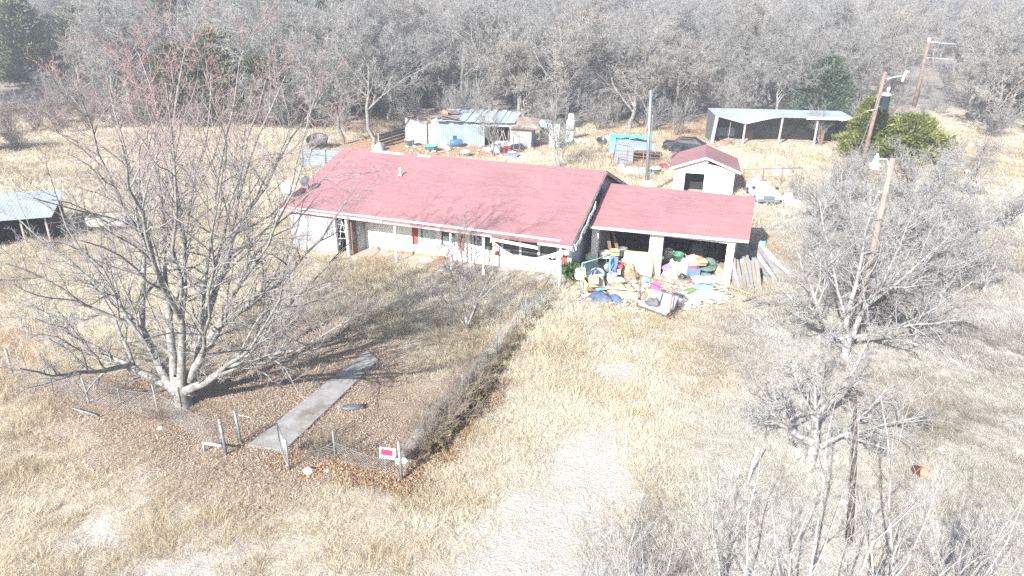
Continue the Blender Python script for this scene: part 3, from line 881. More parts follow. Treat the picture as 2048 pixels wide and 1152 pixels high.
# ---- right hand scrub: small pale bare trees
RL_ = 'small bare mesquite in the dense pale scrub right of the garage and lamp pole'
sst = [stock(200 + k, 5.2, 1.55, m0=10, lv=((9, .45, 50, 5), (7, .47, 48, 4), (4, .5, 45, 3)), r=.12, rmin=.0072, bole=.42, t0=.15, rise=.16, up=.07) for k in range(3)]
sp_ = [None] * 3
def scrub(k, p, rz, s, lab, group):
    if sp_[k] is None:
        sp_[k] = tree_things('scrub_tree', lab, 'tree', p, *sst[k], BARKW, TWIGW, rz, group); sp_[k].scale = (s, s, s); return
    dup(sp_[k], p, rz, s, lab, group)
q = 0
for (px, py, s) in ((1640, 450, .9), (1700, 480, 1.0), (1780, 500, 1.05), (1860, 520, 1.0), (1900, 450, 1.0), (1820, 410, 1.0), (1740, 420, .95), (1660, 400, .8), (1950, 400, .9),
                    (1720, 560, .95), (1800, 600, 1.0), (1880, 600, .9), (1610, 520, .6), (1960, 330, .8), (1860, 370, .8), (1640, 570, .6), (1760, 660, .8), (1690, 360, .7), (2010, 460, .7), (1600, 400, .5), (1930, 520, .8), (1830, 680, .7), (1960, 590, .7), (1720, 640, .6)):
    scrub(q % 3, G(px, py, 0) - Vector((0, 0, .05)), q * 1.7, s * 1.18, RL_, 'scrub trees right of the garage'); q += 1
FL_ = 'tall thin stemmed bare brush in the foreground scrub at the lower right corner'
fst = [shrub_stock(300 + k, 4.6, 5 + k, lv=((7, .42, 38, 5), (5, .46, 44, 4), (3, .5, 46, 3)), rmin=.0042, r=.05, splay=.55) for k in range(2)]
fp_ = [None, None]
for k, (x, y, s) in enumerate(((1.2, 11.6, .62), (2.9, 12.3, .75), (5.6, 12.9, .85), (7.0, 11.8, 1.05), (9.6, 12.0, 1.0), (11.2, 12.6, .8), (12.8, 11.6, .8), (3.4, 10.8, .7))):
    if fp_[k % 2] is None:
        fp_[k % 2] = tree_things('foreground_brush', FL_, 'bush', gp3(x, y, -.05), *fst[k % 2], BARKP, TWIGP, k * 2.1, 'foreground brush at lower right'); fp_[k % 2].scale = (s, s, s)
    else: dup(fp_[k % 2], gp3(x, y, -.05), k * 2.1, s, FL_)

# dead brush along the fence
tr, cr = shrub_stock(31, 1.05, 18, lv=((6, .5, 45, 4), (3, .5, 50, 3)), rmin=.0042, r=.011, splay=1.15)
bt = None
for k, (px, py, s) in enumerate(((830, 918, .55), (850, 895, .7), (868, 870, .85), (885, 850, .95), (902, 828, 1.0), (920, 806, .95), (938, 785, .85), (955, 765, .7), (972, 742, .6), (988, 722, .5), (1004, 704, .5), (1020, 686, .45), (1036, 668, .45), (1052, 648, .4), (1070, 630, .4), (1090, 612, .4), (875, 838, .7), (858, 862, .6), (660, 905, .45), (720, 925, .45), (760, 935, .4))):
    lab = 'tangled clump of dead grey brush growing along the sagging wire fence'
    p = G(px, py)
    if bt is None: bt = tree_things('dead_brush', lab, 'bush', p, tr, cr, BARKD, bark('dry brown stems', (.15, .12, .09), (.25, .205, .16), (.36, .305, .245), 3), 0, 'brush clumps along the fence'); bt.scale = (s,) * 3
    else: dup(bt, p, k * 1.1, s, lab)
def solo(o): del o['group']
solo(dup(bt, G(650, 915), .5, .8, 'leafless twiggy bush between the open gate and the fence sign'))
solo(dup(bt, G(330, 835), 2.5, .7, 'grey twiggy sprouts around the foot of the big spreading tree'))
solo(dup(bt, G(235, 790), 1.5, .6, 'grey twiggy bush against the fence left of the big spreading tree'))

# ---- evergreens: a trunk and a crown of many small sprays
def sprays(seed, n, h, w, shape):
    g = np.random.default_rng(seed)
    nc = max(40, n // 50)
    t = g.random(nc) ** .8; a = g.random(nc) * 6.28
    lob = 1 + .3 * np.sin(a * 3 + t * 9 + seed) + .2 * np.sin(a * 5 - t * 14)
    rr = shape(t) * w * lob * (.2 + .98 * g.random(nc) ** .75)
    cc = np.stack([rr * np.cos(a), rr * np.sin(a), h * (.06 + .92 * t)], 1)
    ci = g.integers(0, nc, n)
    c = cc[ci] + g.normal(size=(n, 3)) * (np.array([.105, .105, .06]) * w * (.6 + .8 * g.random(nc)[ci])[:, None])
    c[:, 2] = np.maximum(c[:, 2], .05); a = np.arctan2(c[:, 1], c[:, 0])
    ctn = g.random(nc)[ci]
    d = nrm(np.stack([np.cos(a), np.sin(a), .55 + .5 * g.random(n)], 1) + .45 * g.normal(size=(n, 3)))
    s = nrm(np.cross(d, g.normal(size=(n, 3)))); L = (.22 + .26 * g.random(n))[:, None]; W = .075 * (.6 + .8 * g.random(n))[:, None]
    V = np.stack([c - s * W * .4, c + d * L * .5 - s * W, c + d * L, c + d * L * .5 + s * W, c + s * W * .4], 1)
    tint = np.repeat(np.clip(ctn * .6 + .45 * g.random(n) - .03, 0, 1), 5)
    return V.reshape(-1, 3), np.arange(n * 5).reshape(n, 5), tint
CEDAR = attr_mat('cedar green', [(0, (.03, .05, .033)), (.5, (.065, .098, .065)), (1, (.115, .155, .105))])
JUNIP = attr_mat('yellow green juniper', [(0, (.05, .065, .018)), (.5, (.125, .145, .035)), (1, (.23, .235, .065))])
OLIVE = attr_mat('olive evergreen', [(0, (.06, .075, .045)), (.5, (.125, .14, .08)), (1, (.22, .225, .14))])
def evergreen(name, label, loc, n, h, w, shape, mat, seed, group=None):
    t = thing(name, label, 'tree', loc, 0, group)
    mb = MB(); mb.tube([(0, 0, -.2), (.03, .02, h * .4), (0, .05, h * .85)], [h * .028, h * .02, h * .006], 8); mb.build('trunk', BARKD, t, True)
    V, Q, ti = sprays(seed, n, h, w, shape); np_mesh('crown', V, [Q], mat, t, attrs=dict(tint=ti))
    return t
cone = lambda t: (1 - t) ** .75 * (1 - np.exp(-t * 14)) + .02
egg = lambda t: np.sqrt(np.clip(1 - (2 * t - .8) ** 2 / 1.5, .0, 1)) * (1 - .55 * t)
evergreen('cedar_tree', 'dark green conical cedar standing behind the open fronted shed', gp3(42.5, 97), 30000, 9.0, 4.3, cone, CEDAR, 4)
evergreen('juniper_tree', 'pointed yellow green juniper left of the transformer pole', G(1728, 318), 14000, 6.2, 2.6, cone, JUNIP, 5)
evergreen('juniper_tree', 'broad rounded yellow green juniper right of the transformer pole', G(1810, 322), 20000, 4.6, 3.6, egg, JUNIP, 6)
e0 = evergreen('cedar_tree', 'dull olive cedar among the bare trees at upper left', gp3(-32, 92), 16000, 8.5, 3.4, egg, OLIVE, 7, 'olive cedars at upper left')
e0.location = gp3(EVG[0][0], EVG[0][1]); e0.scale = (EVG[0][2],) * 3
for (x, y, s) in EVG[1:]:
    dup(e0, gp3(x, y), x, s, 'dull olive cedar among the bare trees at upper left')
e1 = dup(e0, gp3(-55, 69), 1.0, .55, 'dark evergreen bush at the far left edge of the farmyard'); del e1['group']
e1 = dup(e0, gp3(76, 108), 2.0, .8, 'green cedar tangled in grey brush at the upper right'); del e1['group']
WEEDM = attr_mat('dark weeds', [(0, (.08, .065, .04)), (.5, (.18, .15, .09)), (1, (.32, .27, .175))])
wq = None
for k, (px, py, s) in enumerate(((905, 862, .45), (922, 838, .55), (940, 815, .55), (956, 792, .5), (888, 882, .42), (972, 772, .42), (990, 745, .4), (1006, 722, .38), (1022, 700, .36), (1038, 680, .36), (1056, 658, .34), (1074, 638, .32), (1094, 618, .3), (872, 900, .38), (930, 800, .35), (948, 775, .35))):
    lab = 'dark olive brown weeds in the shade along the right side of the brushy fence'
    if wq is None:
        wq = thing('weed_clump', lab, 'plant', G(px, py), 0, 'dark weeds along the fence'); wq.scale = (s, s, s)
        V, Q, ti = sprays(91, 1100, .75, .75, lambda t: .9 - .5 * t); np_mesh('leaves', V * np.array([1, 1, .9]), [Q], WEEDM, wq, attrs=dict(tint=ti))
        MB().tube([(0, 0, -.1), (.05, .03, .5)], .015, 5).build('stem', BARKD, wq)
    else: dup(wq, G(px, py), k * 1.7, s, lab)

# ------------------------------------------------------------------ yard fence, gate, sign
TPOST = M('green grey post', (.19, .25, .235), .6, .2, 5, .1)
WIRE = M('fence wire', (.33, .35, .36), .55, .2, 5, 0, metal=.4)
RUST = M('rusty steel', (.24, .115, .075), .85, .35, 6, .3)
POLE = M('weathered pole wood', (.235, .195, .17), .95, .3, 2.5, .4)
POLER = M('reddish pole wood', (.21, .14, .11), .95, .25, 2.5, .4)
BLACK = M('black plastic', (.03, .033, .037), .5, .3, 4, .05)
REDS = M('red sign paint', (.62, .03, .09), .6, .08, 3, 0)


def chain_mesh(pts, h, step=.115, r=.0032, sagf=0.0, lean=0.0):
    """diamond wire mesh hung along a polyline"""
    mb = MB(); seg = [(a, b) for a, b in zip(pts, pts[1:])]
    for a, b in seg:
        L = (b - a).length; d = (b - a) / L; side = Vector((-d.y, d.x, 0))
        def P(s, z):
            f = max(0, min(1, s / L)); p = a.lerp(b, f)
            sg_ = sagf * math.sin(math.pi * f)
            return p + Vector((0, 0, max(.02, z * (1 - sg_)))) + side * (lean * z * math.sin(math.pi * f))
        n = int((L + h) / step)
        for k in range(n):
            for sgn in (1, -1):
                s0 = -h + k * step
                q = []
                for j in range(6):
                    z = h * j / 5; s_ = s0 + (z if sgn > 0 else h - z)
                    if -1e-3 <= s_ <= L + 1e-3: q.append(P(s_, z))
                if len(q) > 1: mb.tube(q, r, 3, cap=False)
        mb.tube([P(L * j / 8, h) for j in range(9)], .005, 4, cap=False)
    return mb


def fence(name, label, pts, posts, h=1.15, sagf=0.0, lean=0.0, mat=TPOST):
    t = thing(name, label, 'fence', pts[0])
    o = Vector(pts[0])
    chain_mesh([Vector(p) - o for p in pts], h, sagf=sagf, lean=lean).build('wire_mesh', WIRE, t)
    for p, ph, lx, ly, r in posts:
        mb = MB(); q = Vector(p) - o
        mb.tube([q + Vector((0, 0, -.2)), q + Vector((lx, ly, ph))], r, 8)
        mb.build('post', mat, t, True)
    return t


def post_at(px, py, ph=1.25, lx=0, ly=0, r=.026): return (G(px, py), ph, lx, ly, r)
fence('chain_link_fence', 'sagging chain link fence with thin green posts at the left front of the yard',
      [G(20, 757), G(105, 778), G(180, 808), G(325, 838), G(448, 905)],
      [post_at(28, 757, 1.3, 0, 0, .045), post_at(108, 786, 1.25), post_at(181, 808, 1.25, -.1), post_at(242, 806, .7), post_at(322, 842, 1.5, -.06)], 1.05, .2, .12)
fence('chain_link_fence', 'low collapsed chain link fence between the open gate and the red sign',
      [G(584, 938), G(671, 925), G(803, 960)], [post_at(671, 920, 1.15)], .8, .45, .25)
fence('chain_link_fence', 'long overgrown wire fence running from the sign post up towards the porch corner',
      [G(803, 960), G(850, 880), G(925, 800), G(994, 705), G(1051, 643), G(1080, 622), G(1118, 592)],
      [post_at(925, 800, 1.1), post_at(994, 706, 1.2), post_at(1051, 645, 1.2), post_at(1082, 622, 1.15)], 1.0, .15, .1)
fn = thing('fence_post', 'leaning dark topped post at the porch end of the overgrown wire fence', 'fence post', G(1119, 585))
mb = MB(); mb.tube([(0, 0, -.2), (.03, .02, 1.45)], .05, 8); mb.build('post', TPOST, fn, True)
mb = MB(); mb.tube([(-.9, .5, .05), (-.45, .2, .9), (0, 0, 1.2)], .02, 6); mb.tube([(.02, .01, 1.3), (.45, .55, 1.35)], .02, 6); mb.build('brace', GALV, fn, True)

# gate posts and stub rail
gp = thing('gate_post', 'thick galvanised gate post with hinge bands, left of the walkway end', 'gate post', G(453, 911))
mb = MB(); mb.tube([(0, 0, -.2), (-.05, .02, 1.35)], .055, 12); mb.lathe([(.06, 1.33), (.055, 1.38), (.02, 1.41)], (-.05, .02, 0), 12); mb.build('post', GALV, gp, True)
mb = MB()
for z in (.35, .85, 1.2): mb.lathe([(.062, 0), (.066, .01), (.066, .04), (.062, .05)], (-.05 * z / 1.35, .02 * z / 1.35, z), 12)
mb.tube([(-.2, -.25, -.1), (-.16, -.2, .8)], .014, 5); mb.build('hinge_band', RUST, gp, True)
gp = thing('gate_post', 'thinner steel post leaning right beside the walkway edge', 'gate post', G(483, 886))
mb = MB(); mb.tube([(0, 0, -.2), (-.09, .05, 1.2)], .042, 10); mb.lathe([(.05, 1.18), (.045, 1.23), (.0, 1.25)], (-.09, .05, 0), 10); mb.build('post', GALV, gp, True)
p0 = G(409, 905); p1 = G(448, 913)
rl = thing('stub_rail', 'short white pipe rail on a bent leg, left of the thick gate post', 'rail', p0)
q = p1 - p0
mb = MB(); mb.tube([(0, 0, -.15), (0, .02, .33)], .038, 10); mb.build('leg', GALV, rl, True)
mb = MB(); mb.tube([(-.01, .02, .36), (q.x * .5, q.y * .5, .40), (q.x * .98, q.y * .98, .42)], .042, 10); mb.build('rail', WHITE, rl, True)

g0 = G(580, 941); g1 = G(556, 893)
gt_ = thing('gate', 'open chain link gate leaf with a white plate, swung in over the walkway end', 'gate', g0)
d = (g1 - g0); d.z = 0; d = d.normalized() * 1.1
mb = MB()
a, b = Vector((0, 0, .06)), Vector((d.x, d.y, .03)); a2, b2 = Vector((-.02, 0, .98)), Vector((d.x - .02, d.y, 1.12))
mb.tube([a, b, b2, b2.lerp(a2, .5) + Vector((0, 0, .03)), a2, a], .024, 8); mb.build('gate_frame', GALV, gt_, True)
mb = chain_mesh([a + Vector((0, 0, 0)), b], 1.0, .09, .003); mb.build('wire_mesh', WIRE, gt_)
mb = MB(); mid = a.lerp(b, .62); dn_ = d.normalized(); mb.obox(mid + Vector((0, 0, .62)) + Vector((.02, -.01, 0)), (.34, .012, .42), Matrix.Rotation(math.atan2(d.y, d.x), 3, 'Z')); mb.build('plate', TRIM, gt_)
mb = MB(); mb.tube([(-.0, -.02, -.2), (-.02, -.02, 1.2)], .035, 10); mb.build('hinge_post', GALV, gt_, True)

sg_ = thing('fence_post', 'galvanised corner post with band and white rag, right of the red sign', 'fence post', G(804, 962))
mb = MB(); mb.tube([(0, 0, -.2), (-.04, 0, 1.45)], .05, 12); mb.lathe([(.055, 1.43), (.05, 1.48), (0, 1.5)], (-.04, 0, 0), 12); mb.build('post', GALV, sg_, True)
mb = MB(); mb.blob((.02, .04, .72), (.2, .06, .12), 4, .4, flat=False); mb.build('rag', WHITE, sg_, True)
mb = MB()
for z in (.3, .75, 1.15): mb.lathe([(.055, 0), (.06, .01), (.06, .035), (.055, .045)], (-.04 * z / 1.45, 0, z), 12)
mb.build('band', RUST, sg_, True)
sn = thing('warning_sign', 'small white sign with solid red panel hung at the fence corner', 'sign', G(778, 955))
rotm = Matrix.Rotation(rad(-4), 3, 'Z') @ Matrix.Rotation(rad(6), 3, 'Y')
mb = MB(); mb.obox((0, 0, .92), (.50, .014, .40), rotm); mb.build('board', WHITE, sn)
mb = MB(); mb.obox(Vector((0, 0, .92)) + rotm @ Vector((-.02, -.010, .03)), (.37, .006, .22), rotm); mb.build('red_panel', REDS, sn)
mb = MB()
for z in (.75, 1.08): mb.tube([(.2, .02, z), (.5, -.05, z - .02)], .006, 4)
mb.tube([(-.1, .03, -.1), (-.1, .03, .9)], .012, 6); mb.build('wire_tie', WIRE, sn)

o = MB().blob((0, 0, .06), (.42, .17, .13), 9, .18, 1.4); lid = thing('tub_lid', 'dark plastic tub lid lying in the leaf litter right of the walkway', 'lid', G(705, 818), .15); o.build('shell', M('dark slate plastic', (.075, .09, .10), .55, .2, 4, .1), lid, True)
mb = MB(); mb.blob((.38, .02, .06), (.1, .15, .11), 3, .1); mb.build('rim', BLACK, lid, True)
ROCK = M('pale limestone', (.52, .48, .42), .95, .2, 5, .5)
for (px, py, s, lab) in ((617, 944, .2, 'large pale limestone rock below the open gate'), (655, 944, .12, 'small pale flat stone right of the larger rock below the gate'), (322, 858, .12, 'pale stone in the leaves left of the thick gate post'), (990, 993, .1, 'pale stone at the edge of the gravel drive')):
    tag(MB().blob(G(px, py), (s, s * .8, s * .75), px, .3, 1.8).build('rock', ROCK, smooth=False), lab, 'rock')
p0 = G(146, 822); p1 = G(196, 836)
tag(MB().tube([p0 + Vector((0, 0, .12)), p1 + Vector((0, 0, .1))], .03, 8).build('fallen_post', TPOST, smooth=True), 'fallen green fence post lying in the dry grass at lower left', 'fence post')
p0 = G(348, 912); 
tag(MB().tube([G(477, 832) + Vector((0, 0, .05)), G(503, 838) + Vector((0, 0, .05))], .012, 5).build('stick', TRIM), 'thin pale stick lying in the leaves above the gate posts', 'stick')
p0 = G(1495, 965)
mk = thing('marker_pipe', 'lone white plastic pipe standing in the grass at lower right', 'pipe', p0)
zq = RY(1515, 897, p0.y) - p0; MB().tube([(0, 0, -.1), zq], .035, 8).build('pipe', WHITE, mk, True); MB().lathe([(.045, -.03), (.045, .03), (0, .04)], zq, 8).build('cap', WHITE, mk, True)
bk = thing('bucket', 'faded orange bucket lying in the dry grass at lower right', 'bucket', G(1831, 953))
ORNG = M('faded orange plastic', (.62, .21, .12), .6, .15, 5, .05)
qm = Matrix.Rotation(rad(70), 3, 'X') @ Matrix.Rotation(rad(20), 3, 'Y')
t_ = MB().lathe([(0, 0), (.14, 0), (.17, .33), (.18, .33), (.18, .35), (.155, .34), (.125, .02), (0, .02)], n=18)
MB().add([qm @ Vector(v) + Vector((0, .12, .19)) for v in t_.v], t_.f).build('shell', ORNG, bk, True)
MB().tube([qm @ Vector((.18 * math.cos(a), .02 + .1 * math.sin(a), .34 + .16 * math.sin(a))) + Vector((0, .12, .19)) for a in [math.pi * k / 8 for k in range(9)]], .006, 5).build('handle', GALV, bk, True)
tag(MB().blob(G(1686, 1005), (.16, .1, .07), 12, .4, 2).build('litter_scrap', WHITE, smooth=True), 'white scrap of litter in the lower right grass beside the dark snag', 'litter')
tag(MB().blob(G(1882, 898), (.14, .1, .06), 13, .4, 2).build('litter_scrap', WHITE, smooth=True), 'white scrap of litter above the orange bucket', 'litter')
# dark snag
p0 = G(1700, 1085)
sn = thing('dead_snag', 'straight dark dead trunk wrapped in vines at lower right', 'dead tree', p0)
zt = 4.3
zq = RY(1711, 800, p0.y + .25) - p0; zt = zq.z
MB().tube([(0, 0, -.2), zq * .3, zq * .62 + Vector((.03, 0, 0)), zq], [.11, .085, .07, .035], 10).build('trunk', bark('charred bark', (.03, .027, .026), (.075, .066, .062), (.17, .15, .14), 9), sn, True)
mb = MB()
for k in range(5):
    a0_ = k * 1.3; mb.tube([zq * (j / 13) + Vector((.1 * math.cos(a0_ + j * .5), .1 * math.sin(a0_ + j * .5), .05)) for j in range(13)], .01, 4)
mb.build('vine', TWIG, sn)

# ------------------------------------------------------------------ poles and wires
LAMPW = M('lamp enamel', (.66, .68, .68), .4, .1, 4, 0)
def pole(name, label, base, h, r, mat, lean=(0, 0)):
    t = thing(name, label, 'utility pole', base)
    mb = MB(); mb.tube([(0, 0, -.3), (lean[0] * .5, lean[1] * .5, h * .5), (lean[0], lean[1], h)], [r * 1.25, r * 1.1, r * .85], 14)
    mb.build('pole', mat, t, True); return t
pb = G(1703, 688); pt = RY(1786, 316, pb.y); hh = pt.z - pb.z
P1 = pole('lamp_pole', 'wooden yard pole with a white dusk lamp on a curved arm, nearest the camera', pb, hh, .12, POLE, (pt.x - pb.x, 0))
tx = pt.x - pb.x
ap = [Vector((tx - .1, -.02, hh - .75)), Vector((tx - .13, -.1, hh - .3)), Vector((tx - .35, -.2, hh - .02)), Vector((tx - .65, -.3, hh + .02)), Vector((tx - .86, -.36, hh - .04))]
MB().tube(ap, .028, 8).build('lamp_arm', LAMPW, P1, True)
lm = MB(); hd = ap[-1]
lm.lathe([(.0, .2), (.08, .19), (.1, .05), (.11, -.08), (.16, -.12), (.24, -.2), (.24, -.23), (.1, -.16)], hd, 16)
lmo = lm.build('lamp_head', LAMPW, P1, True)
MB().lathe([(.2, -.21), (.2, -.3), (.14, -.38), (0, -.4)], hd, 16).build('lamp_shade', M('lamp diffuser', (.62, .63, .62), .3, .05, 3, 0), lmo, True)
MB().lathe([(.0, .29), (.035, .28), (.045, .2)], hd, 8).build('photocell', LAMPW, lmo, True)

pb = G(1722, 336); pt = RY(1770, 143, pb.y + .5); hh = pt.z - pb.z
P2 = pole('transformer_pole', 'leaning brown utility pole carrying a dark can transformer and a side lamp', pb, hh, .17, POLER, (pt.x - pb.x, .4))
tx = (pt.x - pb.x); f = .73
c = Vector((tx * f + .62, .2, hh * f)); mb = MB()
mb.lathe([(0, -1.0), (.4, -1.0), (.43, -.95), (.43, .35), (.45, .36), (.45, .42), (.38, .5), (0, .55)], c, 18); can = mb.build('transformer', M('dark transformer steel', (.025, .04, .055), .45, .2, 3, 0), P2, True)
mb = MB(); mb.lathe([(.455, .3), (.46, .36), (.47, .42), (.3, .56), (0, .6)], c, 18); mb.build('lid', LAMPW, can, True)
mb = MB(); mb.lathe([(.09, .5), (.06, .6), (.1, .64), (.06, .7), (.1, .74), (.12, .82), (.17, .95), (.12, 1.08), (0, 1.12)], c + Vector((.1, 0, 0)), 10); mb.build('insulator', LAMPW, can, True)
mb = MB(); mb.box(c.x - .62, c.x - .35, c.y - .1, c.y + .1, c.z - .8, c.z - .7); mb.box(c.x - .62, c.x - .35, c.y - .1, c.y + .1, c.z + .1, c.z + .2); mb.build('bracket', GALV, can)
a_ = Vector((tx * .93 + .12, 0, hh * .93)); MB().tube([a_, a_ + Vector((.8, .1, .2)), a_ + Vector((1.55, .2, .3))], .05, 8).build('lamp_arm', LAMPW, P2, True)
b_ = a_ + Vector((1.75, .2, .3))
mb = MB(); mb.tube([b_ + Vector((-.12, 0, -.55)), b_ + Vector((.0, 0, .1)), b_ + Vector((.12, 0, .5))], [.14, .13, .1], 10); mb.tube([b_ + Vector((.1, 0, .45)), b_ + Vector((.55, .1, .3))], .03, 6); mb.build('lamp_head', LAMPW, P2, True)
a_ = Vector((tx * .62, 0, hh * .62)); MB().tube([a_, a_ + Vector((-.6, -.05, -.05)), a_ + Vector((-1.0, 0, -.15))], .03, 6).build('service_bracket', LAMPW, P2, True)
mb = MB(); mb.tube([(-1.2, -.3, .0), (-.5, -.2, hh * .3), (tx * .8 - .2, -.1, hh * .8)], .022, 5); mb.build('guy_wire', GALV, P2)
svc0 = pb + a_ + Vector((-1.0, 0, -.15))

pb = G(1828, 212); pt = RY(1857, 84, pb.y + .5); hh = pt.z - pb.z
P3 = pole('power_pole', 'far rusty brown power pole with two thin lines to the right', pb, hh, .24, POLER, (pt.x - pb.x, .5))
tx = pt.x - pb.x
mb = MB(); mb.lathe([(.1, 0), (.3, .1), (.3, .5), (.15, .7), (0, .75)], (tx, .5, hh - .1), 10); mb.tube([(tx, .5, hh), (tx + 1.6, .5, hh - .05)], .09, 6); mb.build('insulator', LAMPW, P3, True)
mb = MB(); mb.tube([(tx * .75 + .1, .4, hh * .76), (tx * .75 + .7, .4, hh * .76)], .09, 6); mb.build('bracket', LAMPW, P3)

LINE = M('power line', (.55, .57, .58), .5, .05, 3, 0)
for (zz, lab) in ((hh - .05, 'upper pale power line running right from the far brown pole'), (hh * .76, 'lower pale power line running right from the far brown pole')):
    s = pb + Vector((tx * zz / hh + .9, .5, zz)); e = s + Vector((95, 2, 0))
    tag(MB().tube([s.lerp(e, k / 14) - Vector((0, 0, 1.6 * math.sin(math.pi * k / 14))) for k in range(15)], .035, 4).build('power_line', LINE, smooth=True), lab, 'power line')
e = Vector((37.5, 81.5, 2.9))
tag(MB().tube([svc0.lerp(e, k / 10) - Vector((0, 0, .5 * math.sin(math.pi * k / 10))) for k in range(11)], .02, 4).build('service_line', LINE, smooth=True), 'thin pale wire from the transformer pole down to the open fronted shed', 'wire')

pb = G(1292, 392); pt = RY(1302, 180, pb.y)
MA = thing('meter_mast', 'tall grey metal mast with a white meter box behind the garage roof', 'mast', pb)
hh = pt.z - pb.z; tx = pt.x - pb.x
MB().tube([(0, 0, -.2), (tx, 0, hh)], [.14, .12], 12).build('pole', GALV, MA, True)
MB().tube([(.16, -.06, .0), (tx * .6 + .17, -.06, hh * .74), (tx * .6 + .16, -.05, hh * .77), (tx * .62 + .3, -.05, hh * .76)], .035, 8).build('conduit', GALV, MA, True)
mb = MB(); mb.box(-.25, .25, -.32, -.13, .3, 1.35); mb.lathe([(.0, 0)], (0, 0, 0), 3) if False else None
mb.build('meter_box', WHITE, MA)
# ------------------------------------------------------------------ outbuildings
BLUEM = M('sheet metal with painted shade', (.20, .25, .31), .7, .16, 1.2, .15, stain=(.26, .22, .20), stain_at=.66)  # the barn's tree shade is worked into this blue grey
PALEM = M('pale sheet metal', (.30, .345, .385), .6, .16, .9, .1, stain=(.27, .26, .25), stain_at=.64)
RUSTROOF = M('rusty brown roofing', (.20, .155, .135), .95, .35, 1.5, .5, stain=(.33, .27, .24))
WHITEW = M('weathered white boards', (.38, .40, .41), .9, .18, 1.4, .25, stain=(.30, .29, .28), stain_at=.57)
TURQ = M('turquoise tarpaulin', (.15, .60, .62), .6, .2, 3, .2)
TIMBER = M('old grey timber', (.34, .31, .28), .95, .25, 4, .3)
REDB = M('dark red boards', (.085, .028, .032), .9, .3, 2, .3)


def corrug(mb, p, ux, uz, w, h, n, d):
    """corrugated sheet: origin p, width w along ux in n ribs, height h along uz, rib depth d"""
    p = Vector(p); ux = Vector(ux).normalized(); uz = Vector(uz).normalized(); nn = ux.cross(uz)
    for s in (0,):
        vs, fs = [], []
        for k in range(2 * n + 1):
            off = nn * (d * (k % 2)); b = p + ux * (w * k / (2 * n)) + off
            vs += [b, b + uz * h, b - nn * .012, b + uz * h - nn * .012]
        for k in range(2 * n):
            a = 4 * k; fs += [(a, a + 4, a + 5, a + 1), (a + 2, a + 3, a + 7, a + 6), (a + 1, a + 5, a + 7, a + 3), (a, a + 2, a + 6, a + 4)]
        mb.add(vs, fs)
    return mb


# white garden shed with a red gable roof
S = thing('garden_shed', 'white garden shed with a red gable roof and dark doorway behind the garage', 'shed', Vector((13.3, 57.45, -.25)), rad(-14))
Wd, Dp, ez, az = 5.25, 5.6, 2.3, 3.25
mb = MB()
wall_with_holes(mb, .35, Wd, 0, .12, -.1, ez, [(1.25, 2.85, .0, 1.75)])
mb.prism([(.35, 0, ez), (Wd, 0, ez), (Wd / 2 + .17, 0, az - .12)], (0, .12, 0))
mb.box(.35, .47, .12, Dp, -.1, ez); mb.box(Wd - .12, Wd, .12, Dp, -.1, ez); mb.box(.47, Wd - .12, Dp - .12, Dp, -.1, ez)
mb.build('wall', WHITE, S)
mb = MB(); xm = Wd / 2 + .17
for sgn in (-1, 1):
    xe = xm + sgn * (Wd / 2 + .28); ze = ez - .12
    A = [(xm, -.4, az), (xe, -.4, ze), (xe, Dp + .3, ze), (xm, Dp + .3, az)]
    mb.add(A + [(x, y, z - .1) for x, y, z in A], [(0, 1, 2, 3), (7, 6, 5, 4), (0, 4, 5, 1), (1, 5, 6, 2), (2, 6, 7, 3), (3, 7, 4, 0)])
r_ = mb.build('roof', roof_mat('red shingles along the slope', (.285, .145, .152)), S)
mb = MB()
for sgn in (-1, 1):
    xe = xm + sgn * (Wd / 2 + .28)
    mb.prism([(xm, -.43, az - .02), (xe, -.43, ez - .14), (xe, -.43, ez - .3), (xm, -.43, az - .18)], (0, .028, 0))
mb.build('fascia', WHITE, r_)
MB().prism([(3.0, -.012, az - .32), (4.5, -.012, ez + .2), (4.5, -.012, ez + .06), (3.0, -.012, ez + .3)], (0, .01, 0)).build('painted_gable_gap', DARK, S)  # dark panel on the gable, the shade of a gap painted on
MB().box(.48, Wd - .13, 1.6, 1.63, 0, ez).build('painted_shade', DARK, S)  # black sheet painting the shade behind the shed doorway
mb = MB(); mb.box(1.17, 1.25, -.02, .1, 0, 1.83); mb.box(2.85, 2.93, -.02, .1, 0, 1.83); mb.box(1.25, 2.85, -.02, .1, 1.75, 1.83); mb.build('door_frame', WHITE, S)

# tumbledown barn at the back left
b0 = G(812, 286); b1 = G(1064, 296)
bx = (b1 - b0); BAng = math.atan2(bx.y, bx.x); BL = math.hypot(bx.x, bx.y)
B = thing('barn', 'long tumbledown blue grey metal barn with white end room and torn roof', 'barn', b0, BAng)
k_ = BL / 252.0
def bu(px): return (px - 812) * k_
mb = MB(); mb.box(bu(812), bu(852), 0, .15, -.2, 2.85); mb.box(bu(812), bu(812) + .15, .15, 4.5, -.2, 2.85); mb.build('white_end_wall', WHITEW, B)
mb = MB(); mb.box(bu(822), bu(846), -.03, -.005, 1.5, 2.0); mb.build('boarded_window', M('grey boarded patch', (.42, .41, .41), .9, .2, 3, .2), B)
mb = MB(); mb.box(bu(852), bu(855), .05, .2, -.2, 3.0); mb.box(bu(855), bu(863), .3, .4, -.2, 2.2); mb.box(bu(863), bu(876), .25, .4, -.2, 3.05); mb.build('plank_wall', TIMBER, B)
mb = MB(); corrug(mb, (bu(872), .2, -.2), (1, 0, 0), (0, 0, 1), bu(968) - bu(872), 2.85, 22, .035); mb.box(bu(872), bu(968), .23, .3, -.2, 2.6); mb.build('sheet_wall', BLUEM, B)
